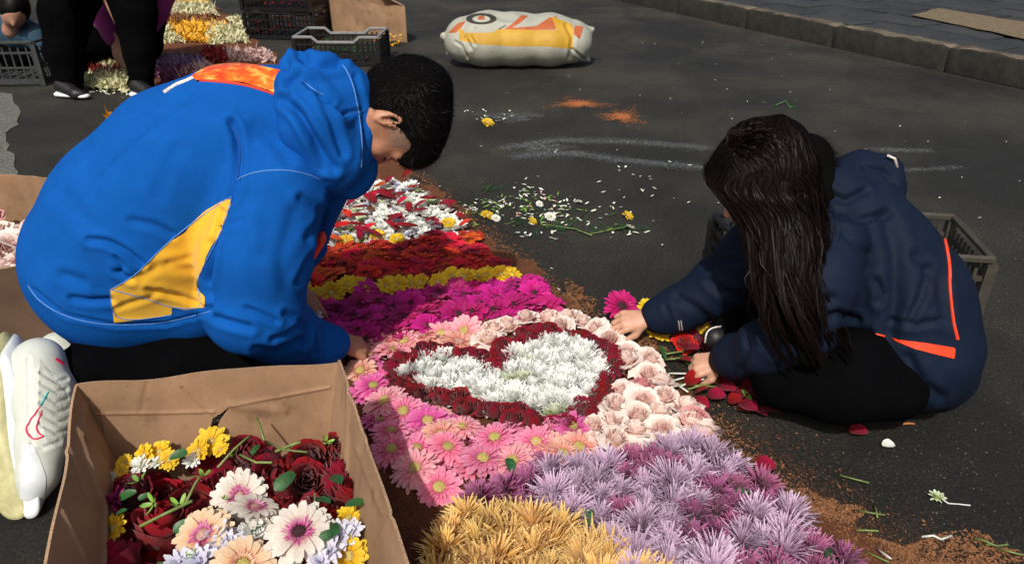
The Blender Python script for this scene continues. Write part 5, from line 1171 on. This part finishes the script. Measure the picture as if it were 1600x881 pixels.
# hair: thick top, faded sides
hr = Vol(.0055)
E = lambda p, r, k=.02: hr.ell(WB(*p), r, MB_, k)
E((0, -.022, .004), (.083, .120, .110)); E((0, .045, .040), (.064, .058, .052), .03); E((0, .082, .030), (.052, .020, .026), .02); E((0, -.085, .035), (.066, .045, .060), .03)
hr.ell(WB(.112, .036, -.052), (.056, .064, .082), MB_, .010, '-'); hr.ell(WB(-.112, .036, -.052), (.056, .064, .082), MB_, .010, '-'); hr.ell(WB(0, .085, -.068), (.095, .100, .080), MB_, .012, '-'); hr.ell(WB(.085, .065, -.005), (.045, .050, .045), MB_, .012, '-')
V, Q = hr.mesh(2); V = wrinkle(V, Q, [(30, .003, (1, 1, 1)), (70, .0018, (1, 1, 1))]); T = tri(Q)
hair = obj('hair', mesh('hair', V, T, 'hair_core'), boy)
up_b, fw_b, rt_b = MB_[2], MB_[1], MB_[0]
tuft(V, T, 15000, .015, .0015, lambda P, N: np.tile(fw_b * .8 + up_b * .25, (len(P), 1)) + nr.normal(0, .45, P.shape), .55, 'hair_strands', 'hair_black', hair, wob=.5)
tuft(V, T, 900, .020, .0015, lambda P, N: np.tile(fw_b * .8 + up_b * .5, (len(P), 1)) + nr.normal(0, .6, P.shape), .95, 'hair_strands', 'hair_black', hair, keep=lambda P, N: ((P - HB) @ MB_[2] > -.03), wob=.8)
# stubble on the shaved side: very short hairs thinning out
bV, bT = bo_.data, None
# trousers
tv = Vol(.0075)
tv.chain([(190, 470, 1.56, 92), (300, 530, 1.53, 72), (415, 578, 1.50, 52)], .04); tv.chain([(415, 584, 1.48, 46), (260, 590, 1.44, 50), (150, 585, 1.40, 45), (112, 590, 1.37, 38)], .04)
tv.chain([(190, 470, 1.68, 92), (320, 520, 1.74, 60), (430, 548, 1.78, 46)], .04); tv.chain([(430, 552, 1.78, 44), (300, 560, 1.70, 46), (160, 560, 1.64, 40)], .04)
V, Q = tv.mesh(2, floor=.004); V = wrinkle(V, Q, [(12, .005, (1, 1, 1)), (32, .0025, (1, 1, 1))]); obj('trousers', mesh('trousers', V, tri(Q), 'trouser_black'), boy)
# sneaker seen from the side, toes on the ground
def place_sneaker(dy=0.0, with_logo=True):
    s_ = Vol(.0042); ax = (.25, -1, 0)
    s_.chain([(60, 566, 1.33 + dy, 38), (70, 625, 1.28 + dy, 42), (68, 690, 1.215 + dy, 36), (60, 742, 1.17 + dy, 28), (54, 765, 1.155 + dy, 21)], .02, (ax, 1.05))
    s_.chain([(78, 585, 1.33 + dy, 26), (100, 592, 1.34 + dy, 13)], .02); s_.chain([(84, 610, 1.30 + dy, 28), (88, 660, 1.25 + dy, 22)], .02)
    V, Q = s_.mesh(2); rows = [(590 + i * 16, 4) for i in range(6)]
    V = creases(V, Q, [([(64, y - 8), (88, y + 6), (104, y + 2)], 2.6, .0035) for y, _ in rows] + [([(44, 560), (46, 640), (50, 700)], 3, .003), ([(50, 690), (66, 700), (92, 690)], 3, .003)])
    T = tri(Q); V, It, T = cut(V, T, [(36, 690), (52, 696), (62, 715), (72, 745), (68, 790), (30, 800)])
    V, Im, T = cut(V, T, [(62, 560), (100, 612), (112, 640), (96, 700), (74, 690), (60, 640)])
    r = obj('sneaker', mesh('sneaker', V, T, 'shoe_white'), boy); obj('toe_cap', mesh('toe_cap', swell(V, It, .001), It, 'shoe_white_bright'), r); obj('lace_panel', mesh('lace_panel', swell(V, Im, .001), Im, 'shoe_mesh'), r)
    B = bvh(V, np.concatenate([T, It, Im]))
    def sole(nm, poly, hd_, m_, off=0):
        poly = np.array(poly, float); c = poly.mean(0); Vv = []; n = len(poly); lay_ = ((-1, .90), (-.93, .97), (-.8, 1), (0, 1.0), (.8, 1), (.93, .97), (1, .90)); Fs = []
        for t_, k in lay_:
            for x, y in c + (poly - c) * k:
                p = W(x, y, 1.335 + dy - (y - 540) / 240 * .182); d = nz([-.25, 1, 0]); p = p + d * t_ * hd_; p[2] = max(.003, p[2]); Vv.append(p)
        for a in range(len(lay_) - 1):
            for k in range(n): Fs.append((a * n + k, a * n + (k + 1) % n, (a + 1) * n + (k + 1) % n, (a + 1) * n + k))
        Fs += [tuple(range(n))[::-1], tuple((len(lay_) - 1) * n + k for k in range(n))]
        return obj(nm, mesh(nm, np.array(Vv), Fs, m_), r)
    def rnd_(P):
        P = np.array(P, float)
        for _ in range(2): Nx = np.roll(P, -1, 0); P = np.stack([P * .75 + Nx * .25, P * .25 + Nx * .75], 1).reshape(-1, 2)
        return P
    sole('outsole', rnd_([(-14, 530), (12, 535), (20, 600), (24, 660), (34, 715), (52, 765), (50, 790), (20, 792), (-4, 758), (-18, 690), (-22, 600)]), .047, 'shoe_sole')
    sole('midsole', rnd_([(6, 532), (26, 540), (40, 600), (46, 660), (54, 710), (72, 748), (72, 786), (48, 792), (46, 768), (32, 715), (22, 660), (18, 600)]), .046, 'shoe_white_bright')
    t_ = Vol(.004); t_.chain([(88, 580, 1.335 + dy, 13), (92, 620, 1.31 + dy, 14)], .01); V, Q = t_.mesh(2); obj('tongue', mesh('tongue', V, tri(Q), 'shoe_white_bright'), r)
    if with_logo:
        seam(B, [(75, 612), (70, 622), (63, 634)], 3.4, .0025, 'logo_stroke', 'logo_teal', r, 2)
        seam(B, [(63, 634), (52, 650), (42, 664), (41, 675), (48, 684), (58, 686), (68, 681)], 2.6, .0025, 'logo_stroke', 'logo_pink', r, 2)
        seam(B, [(66, 640), (60, 656), (56, 668), (60, 677), (68, 681)], 2.4, .0025, 'logo_stroke', 'logo_pink', r, 2)
        seam(B, [(86, 560), (92, 564), (99, 568)], 5, .003, 'pull_tab', 'logo_pink', r, 2)
    return r
place_sneaker()
o_ = Vol(.006); o_.chain([(150, 560, 1.62, 22), (90, 545, 1.60, 24), (60, 560, 1.56, 20)], .02); V, Q = o_.mesh(2); obj('sneaker', mesh('sneaker', V, tri(Q), 'shoe_white'), boy)
pfl = empty('white_flower', tuple(tf), 'white flower pinched between the fingers of the kneeling person', 'flower'); put([(None, small_mum('petal_white', 501, .045)[0][1])], 'petals', (0, 0, .0), parent=pfl, tilt=(.4, .3))

# ---- the girl in the navy jacket
girl = empty('person', tuple(G(1330, 640) * np.array([1, 1, 0])), 'sitting person in a navy jacket with long dark hair over the face', 'person')
jv = Vol(.0068)
jv.chain([(1425, 540, 1.50, 102), (1405, 470, 1.55, 100), (1356, 398, 1.60, 92), (1320, 345, 1.63, 68), (1298, 310, 1.63, 50)], .05)
jv.chain([(1455, 575, 1.55, 70), (1440, 590, 1.60, 62)], .05)
jv.chain([(1302, 380, 1.50, 48), (1275, 440, 1.43, 58), (1250, 510, 1.41, 52)], .03); jv.chain([(1250, 518, 1.41, 50), (1200, 540, 1.46, 40), (1150, 555, 1.54, 32), (1136, 560, 1.57, 29)], .03)
jv.chain([(1230, 340, 1.72, 56), (1175, 400, 1.76, 50), (1120, 450, 1.78, 44)], .03); jv.chain([(1120, 452, 1.78, 44), (1060, 482, 1.79, 35), (1030, 492, 1.79, 30)], .03)
jv.chain([(1305, 285, 1.66, 38), (1345, 268, 1.68, 31), (1382, 268, 1.68, 24), (1388, 292, 1.66, 22), (1360, 318, 1.62, 32)], .02)
V, Q = jv.mesh(2, floor=.005)
V = wrinkle(V, Q, [(8, .005, (1, 1, 1)), (26, .0022, (1, 1, .5)), (60, .0010, (1, 1, 1))])
V = creases(V, Q, [(l_, w_, d_ * .75) for l_, w_, d_ in [([(1385, 340), (1400, 400), (1398, 470), (1390, 520)], 12, .014), ([(1310, 335), (1345, 345), (1385, 335)], 6, .012), ([(1320, 365), (1350, 395)], 6, .009), ([(1290, 300), (1320, 315), (1350, 300)], 6, .012), ([(1450, 420), (1440, 460), (1420, 500)], 6, .010), ([(1430, 400), (1470, 440), (1478, 500)], 9, .010), ([(1370, 440), (1378, 460), (1374, 470)], 6, .010), ([(1390, 502), (1430, 508), (1470, 500)], 5, .008), ([(1280, 500), (1310, 490), (1340, 500)], 6, .012), ([(1290, 530), (1330, 518), (1360, 520)], 6, .010), ([(1270, 470), (1300, 465)], 6, .008), ([(1110, 440), (1125, 455), (1160, 462)], 6, .010), ([(1060, 465), (1085, 480), (1110, 500)], 6, .009), ([(1100, 420), (1120, 410), (1150, 408)], 5, .008), ([(1165, 520), (1170, 545), (1160, 575)], 4, .009), ([(1185, 515), (1195, 540), (1210, 555)], 5, .010), ([(1210, 515), (1222, 530), (1240, 530)], 4, .009), ([(1040, 480), (1048, 500), (1045, 515)], 4, .006), ([(1420, 560), (1440, 600), (1470, 620)], 8, .010), ([(1350, 262), (1380, 268), (1395, 285)], 4, .009)]])
T = tri(Q); V, Ip, T = cut(V, T, [(1385, 526), (1420, 532), (1445, 535), (1492, 543), (1490, 560), (1465, 554), (1430, 545)])
jk = obj('jacket', mesh('jacket', V, T, 'jacket_navy'), girl); obj('reflective_band', mesh('reflective_band', swell(V, Ip, .003), Ip, 'jacket_piping'), girl)
Bj = bvh(V, np.concatenate([T, Ip]))
seam(Bj, [(1474, 368), (1480, 392), (1484, 420), (1484, 450), (1487, 478), (1490, 505), (1496, 530)], 4.5, .004, 'side_piping', 'jacket_piping', jk, 3)
seam(Bj, [(1468, 345), (1474, 368)], 3, .003, 'side_piping', 'jacket_piping', jk, 2)
seam(Bj, [(1382, 525), (1362, 520)], 3, .003, 'side_piping', 'jacket_piping', jk, 2)
MB().tube([W(1386, 243, 1.655), W(1398, 248, 1.65), W(1402, 262, 1.645)], .0035, 6).build('zip_end', 'silver_tape', jk, smooth=True)
for k in range(2): seam(Bj, [(1060 + 4 * k, 500), (1062 + 4 * k, 515)], 2, .003, 'cuff_label', 'silver_tape', jk, 2)
HG = W(1192, 268, 1.60); MG = frame((-.42, -.15, .90), (-.80, -.22, -.50))
gv = Vol(.0042); WG = add_head(gv, HG, MG)
chg = W(1310, 360, 1.62); gv.cone(WG(0, -.03, -.07), WG(0, -.05, -.15), .046, .050, .02); gv.cone(WG(0, -.05, -.15), chg, .05, .085, .04); gv.cone(chg, W(1410, 530, 1.52), .10, .11, .05)
gv.cone(chg, W(1300, 380, 1.48), .06, .042, .03); gv.cone(W(1300, 380, 1.48), W(1250, 515, 1.41), .042, .036, .02); wn_ = W(1130, 562, 1.585); gv.cone(W(1250, 515, 1.41), wn_, .034, .021, .015)
gv.cone(chg, W(1230, 345, 1.72), .06, .042, .03); gv.cone(W(1230, 345, 1.72), W(1120, 452, 1.78), .042, .035, .02); wg = W(1012, 497, 1.79); gv.cone(W(1120, 452, 1.78), wg, .033, .021, .015)
for a, b_, c_ in (((1420, 570, 1.48), (1215, 590, 1.48), (1380, 622, 1.36)), ((1400, 550, 1.62), (1160, 525, 1.70), (1130, 540, 1.66))):
    gv.cone(W(*a), W(*b_), .06, .045, .04); gv.cone(W(*b_), W(*c_), .04, .03, .03)
t1 = G(958, 512, .055); t2 = G(1098, 577, .04)
add_hand(gv, wg, (t1 - wg) * np.array([1, .8, .35]), (.15, -.45, .9), (0, -1, -.2), [(.45, .55, .35), (.55, .65, .35), (.65, .7, .4), (.8, .8, .4)], .90, .10, (.55, .35), .022)
add_hand(gv, wn_, (t2 - wn_) * np.array([1, .8, .5]), (.15, -.40, .9), (0, -1, -.2), [(.7, .8, .5), (.8, .8, .5), (.9, .9, .5), (1.0, .9, .5)], .88, .08, (.6, .5), .022)
V, Q = gv.mesh(2); gb = obj('body', mesh('body', V, tri(Q), 'skin_girl'), girl)
mb = MB(); mb.tube([WG(-.05, .080, .006), WG(-.032, .096, .012), WG(-.014, .094, .006)], .0025, 5); mb.tube([WG(.05, .080, .006), WG(.032, .096, .012), WG(.014, .094, .006)], .0025, 5); mb.build('brow', 'hair_black', gb)
MB().tube([WG(-.021, .092, -.082), WG(0, .101, -.0835), WG(.021, .092, -.082)], [.0015, .003, .0015], 5).build('lips', 'lip', gb, smooth=True)
pv_ = Vol(.0075)
pv_.chain([(1430, 572, 1.49, 62), (1330, 578, 1.42, 62), (1225, 588, 1.44, 48)], .04); pv_.chain([(1225, 592, 1.43, 44), (1310, 612, 1.38, 44), (1400, 612, 1.38, 42)], .04); pv_.chain([(1400, 560, 1.62, 60), (1260, 520, 1.68, 52), (1165, 500, 1.74, 42)], .04); pv_.chain([(1165, 505, 1.74, 40), (1150, 522, 1.70, 34), (1130, 535, 1.67, 26)], .04)
V, Q = pv_.mesh(2, floor=.004); V = wrinkle(V, Q, [(11, .006, (1, 1, 1)), (30, .003, (1, 1, 1))]); obj('trousers', mesh('trousers', V, tri(Q), 'trouser_black'), girl)
sv_ = Vol(.005); sv_.chain([(1150, 530, 1.68, 22), (1118, 528, 1.67, 20)], .02); V, Q = sv_.mesh(2); sh = obj('shoe', mesh('shoe', V, tri(Q), 'shoe_black'), girl); Bs = bvh(V, tri(Q))
seam(Bs, [(1102, 535), (1104, 518), (1116, 511), (1135, 510), (1160, 514)], 2.2, .003, 'shoe_trim', 'silver_tape', sh, 2)
MB().tube([W(1238, 636, 1.44), W(1262, 641, 1.42), W(1300, 645, 1.40)], [.007, .006, .002], 6).build('pink_lace', 'petal_rosepink', girl)
# long hair: a solid core and thousands of strands
ch_ = Vol(.006); E2 = lambda p, r, k=.02: ch_.ell(WG(*p), r, MG, k)
E2((0, -.022, .026), (.085, .102, .090)); E2((0, .045, .046), (.072, .060, .056), .03)
ch_.ell(WG(0, .118, -.055), (.058, .062, .070), MG, .012, '-')
HC = [(1205, 300, 1.53, 68), (1222, 350, 1.47, 60), (1230, 400, 1.42, 55), (1234, 450, 1.385, 50), (1246, 500, 1.365, 46), (1268, 546, 1.355, 40)]
ch_.chain([(x, y, Y, r * .72) for x, y, Y, r in HC], .015, ((0, .86, -.5), .55)); ch_.chain([(1255, 255, 1.66, 46), (1270, 300, 1.62, 38), (1262, 350, 1.56, 30)], .02)
V, Q = ch_.mesh(2); V = wrinkle(V, Q, [(40, .0025, (1, 1, .25))]); T = tri(Q); gh = obj('hair', mesh('hair', V, T, 'hair_core'), girl)
def strands(n, seed):
    """long hair in locks: each strand belongs to a lock, follows it down and gathers towards its tip"""
    rs = np.random.RandomState(seed); C = np.array([W(x, y, Y) for x, y, Y, r in HC]); Rr = np.array([r * mpp(W(x, y, Y)) for x, y, Y, r in HC])
    nl = 46; TH = np.linspace(math.pi * 1.0, math.pi * 2.18, nl) + rs.normal(0, .05, nl); FL = rs.uniform(.86, 1.08, nl); EL = rs.uniform(.80, 1.0, nl); OF = rs.normal(0, .013, (nl, 3)); PHS = rs.uniform(0, 6, nl); AM = rs.uniform(.002, .008, nl)
    Vs = []; Fs = []; M = 24; fr = np.array([0, .86, -.5]); side = np.array([1, 0, 0.])
    for i in range(n):
        l = rs.randint(nl); fly = rs.uniform() < .05; th = TH[l] + rs.normal(0, .11 if not fly else .3); f = FL[l] + rs.normal(0, .05); e = min(1, EL[l] + rs.normal(0, .02)); sx = math.cos(th) * f; sy = math.sin(th) * f
        q = rs.uniform(-1, 1); root = WG(.004 * rs.normal(), -.01 + .075 * q, .122 - .022 * q * q)
        hd_ = HG + np.array([sx * .114, sy * .116, -.015]); m1 = HG + nz((root * .62 + hd_ * .38) - HG) * .121; m2 = HG + nz((root * .25 + hd_ * .75) - HG) * .119
        P = [root, m1, m2, hd_]; cx, cy = math.cos(TH[l]) * FL[l], math.sin(TH[l]) * FL[l]
        for k in range(1, len(C)):
            g = min(.75, .16 * k); ax_, ay_ = sx * (1 - g) + cx * g, sy * (1 - g) + cy * g
            P.append(C[k] + side * ax_ * Rr[k] + fr * ay_ * Rr[k] * .66 + OF[l] * (k / 5) * (1.6 if k > 3 else 1) + rs.normal(0, .0012 if not fly else .010, 3) * (k > 0))
        P = np.array(P); t_ = np.linspace(0, (len(P) - 1) * e, M); i0 = np.minimum(t_.astype(int), len(P) - 2); fr_ = (t_ - i0)[:, None]
        Pm = P[np.maximum(i0 - 1, 0)]; Pa = P[i0]; Pb = P[i0 + 1]; Pc = P[np.minimum(i0 + 2, len(P) - 1)]
        S = .5 * ((2 * Pa) + (Pb - Pm) * fr_ + (2 * Pm - 5 * Pa + 4 * Pb - Pc) * fr_ ** 2 + (3 * Pa - Pm - 3 * Pb + Pc) * fr_ ** 3)
        S += AM[l] * np.sin(np.linspace(0, 10, M) + PHS[l])[:, None] * np.array([1, -.3, 0]) * np.linspace(0, 1, M)[:, None]
        tn = np.gradient(S, axis=0); tn /= np.linalg.norm(tn, axis=1, keepdims=True) + 1e-9
        o_ = np.array([sx, sy, .3]) + rs.normal(0, .5, 3); sd = np.cross(tn, o_); sd /= np.linalg.norm(sd, axis=1, keepdims=True) + 1e-9
        wd = .0011 * rs.uniform(.6, 1.4) * np.sqrt(np.clip(1.04 - np.linspace(0, 1, M) ** 4, 0, 1))[:, None]
        b = len(Vs) * 2 * M; Vs.append(np.stack([S - sd * wd, S + sd * wd], 1).reshape(-1, 3)); q_ = b + 2 * np.arange(M - 1)[:, None]; Fs.append(np.concatenate([q_, q_ + 1, q_ + 3, q_ + 2], 1))
    return np.concatenate(Vs), np.concatenate(Fs)
V2, F2 = strands(7500, 5); obj('hair_strands', mesh('hair_strands', V2, F2, 'hair_brown'), gh)
dn = np.array([.25, -.15, -1.0]); cr_ = WG(0, -.02, .125)
def gflow(P, N): d = P - cr_; return nz_rows(d * 1.0 + np.array([.1, -.1, -.6]) * .05)
def nz_rows(d): return d / (np.linalg.norm(d, axis=1, keepdims=True) + 1e-9)
tuft(V, T, 12000, .055, .0013, gflow, .05, 'hair_strands', 'hair_brown', gh, keep=lambda P, N: (P[:, 2] > HG[2] - .02) & ((P[:, 1] > HG[1] + .01) | (P[:, 0] < HG[0] - .06) | (P[:, 2] > 99)), seg=4, wob=.10)

# ---- people at the top left, cut off by the frame
def far_person(label, groups, base, bodies, head=None, hair='hair_black'):
    r = empty('person', tuple(np.array(base) * np.array([1, 1, 0])), label, 'person')
    bd = Vol(.012)
    for ch__ in bodies: bd.chain(ch__, .03)
    if head is not None:
        hc, Mh = head; vv_ = Vol(.008); 
        bd.ell(hc, (.078, .098, .112), Mh, .02); bd.cone(hc - Mh[2] * .08, hc - Mh[2] * .17, .05, .055, .03); bd.cone(hc + Mh[1] * .09, hc + Mh[1] * .11 - Mh[2] * .02, .012, .012, .02)
    V, Q = bd.mesh(2); obj('body', mesh('body', V, tri(Q), 'skin_far'), r)
    if head is not None:
        hv_ = Vol(.008); hv_.ell(hc - Mh[1] * .018 + Mh[2] * .022, (.090, .105, .108), Mh, .01); hv_.ell(hc + Mh[1] * .10 - Mh[2] * .05, (.075, .07, .10), Mh, .01, '-'); V, Q = hv_.mesh(2); obj('hair', mesh('hair', wrinkle(V, Q, [(40, .003, (1, 1, 1))]), tri(Q), hair), r)
    for nm, m_, chains_, wr_ in groups:
        g_ = Vol(.011)
        for c_ in chains_: g_.chain(c_, .04)
        V, Q = g_.mesh(2, floor=.004 if nm != 'shirt' else None); obj(nm, mesh(nm, wrinkle(V, Q, [(10, wr_, (1, 1, 1)), (28, wr_ * .5, (1, 1, 1))]), tri(Q), m_), r)
    return r
st = far_person('standing person in baggy black trousers and black shoes, seen to the thighs', [
    ('trousers', 'trouser_black', [[(222, 132, 4.62, 19), (218, 80, 4.66, 25), (212, 20, 4.72, 32), (190, -60, 4.85, 46)], [(108, 132, 4.62, 20), (102, 80, 4.66, 28), (104, 20, 4.72, 38), (130, -60, 4.85, 46)]], .010),
    ('jacket', 'trouser_black', [[(160, -70, 4.90, 58), (150, -120, 4.8, 52), (140, -170, 4.6, 50)], [(100, -160, 4.6, 22), (70, -90, 4.5, 17), (80, -30, 4.45, 14)], [(190, -160, 4.6, 22), (215, -90, 4.5, 17), (200, -40, 4.45, 14)]], .008)],
    G(160, 150), [[(160, -70, 4.9, 30), (140, -170, 4.6, 30)], [(214, 80, 4.66, 12), (218, 135, 4.62, 8)], [(98, 80, 4.66, 12), (104, 135, 4.62, 8)], [(160, -70, 4.9, 30), (214, 80, 4.66, 12)], [(160, -70, 4.9, 30), (98, 80, 4.66, 12)], [(140, -170, 4.6, 20), (100, -160, 4.6, 12), (70, -90, 4.5, 10), (80, -22, 4.45, 7)], [(140, -170, 4.6, 20), (190, -160, 4.6, 12), (215, -90, 4.5, 10), (200, -30, 4.45, 7)]],
    (W(140, -215, 4.42), frame((0, -.5, .8), (0, -.8, -.5))))
for x0, x1 in ((90, 128), (208, 244)):
    a_, b_ = G(x0, 146, .035), G(x1, 148, .03); s_ = Vol(.008); s_.cone(a_ + np.array([.01, .06, .03]), b_ + np.array([-.03, 0, 0]), .05, .034, .02); s_.cone(b_ + np.array([-.03, 0, 0]), b_, .034, .026, .02); V, Q = s_.mesh(2, floor=.012)
    r_ = obj('shoe', mesh('shoe', V, tri(Q), 'shoe_black'), st); s_ = Vol(.006); c0 = a_ * np.array([1, 1, 0]) + np.array([0, .05, .020]); c1 = b_ * np.array([1, 1, 0]) + np.array([.015, -.005, .022]); s_.cone(c0, c1, .050, .034, .02, '+', ((0, 0, 1), .36)); V, Q = s_.mesh(2); V[:, 2] = np.maximum(V[:, 2], .002); obj('sole', mesh('sole', V, tri(Q), 'shoe_white_bright'), r_)
mg = far_person('crouching person in a magenta top, reaching down between two black trouser legs', [
    ('shirt', 'magenta_cloth', [[(240, -10, 5.35, 30), (205, -40, 5.4, 50), (170, -70, 5.3, 48)], [(150, -20, 5.25, 24), (155, 22, 5.15, 17), (176, 62, 5.05, 10)], [(262, -20, 5.3, 16), (252, 20, 5.25, 12), (240, 52, 5.2, 5)]], .008),
    ('trousers', 'trouser_black', [[(205, 10, 5.5, 46), (150, 60, 5.3, 36), (140, 95, 5.35, 18)], [(215, 15, 5.5, 46), (225, 70, 5.4, 26), (228, 105, 5.45, 14)]], .01)],
    G(180, 115), [[(205, -30, 5.4, 32), (180, -70, 5.3, 28)], [(170, -60, 5.3, 20), (150, -20, 5.25, 13), (155, 22, 5.15, 10), (178, 64, 5.05, 7.5)]], (W(160, -115, 5.1), frame((-.1, -.5, .8), (0, -.8, -.6))))
hg = Vol(.0055); wq = W(180, 66, 5.04); tq = G(196, 120, .04)
add_hand(hg, wq, tq - wq, (-.2, -.9, .3), (.9, -.1, 0), [(.2, .3, .2)] * 4, 1.15, .05, (.4, .4)); V, Q = hg.mesh(1); obj('hand', mesh('hand', V, tri(Q), 'skin_far'), mg)
tl = far_person('crouching person in a dark teal top behind the grey crates', [
    ('shirt', 'teal_cloth', [[(-10, 40, 5.35, 30), (30, 52, 5.3, 26), (58, 58, 5.25, 18)], [(55, 62, 5.2, 15), (70, 85, 5.15, 9)]], .008),
    ('trousers', 'trouser_black', [[(-20, 60, 5.4, 34), (30, 85, 5.3, 24), (20, 112, 5.35, 12)], [(60, 80, 5.5, 22), (75, 108, 5.5, 12)]], .008)],
    G(20, 120), [[(-10, 40, 5.35, 18), (30, 50, 5.3, 16)]], (W(22, 18, 5.15), frame((.5, -.3, .7), (.3, -.8, -.5))))
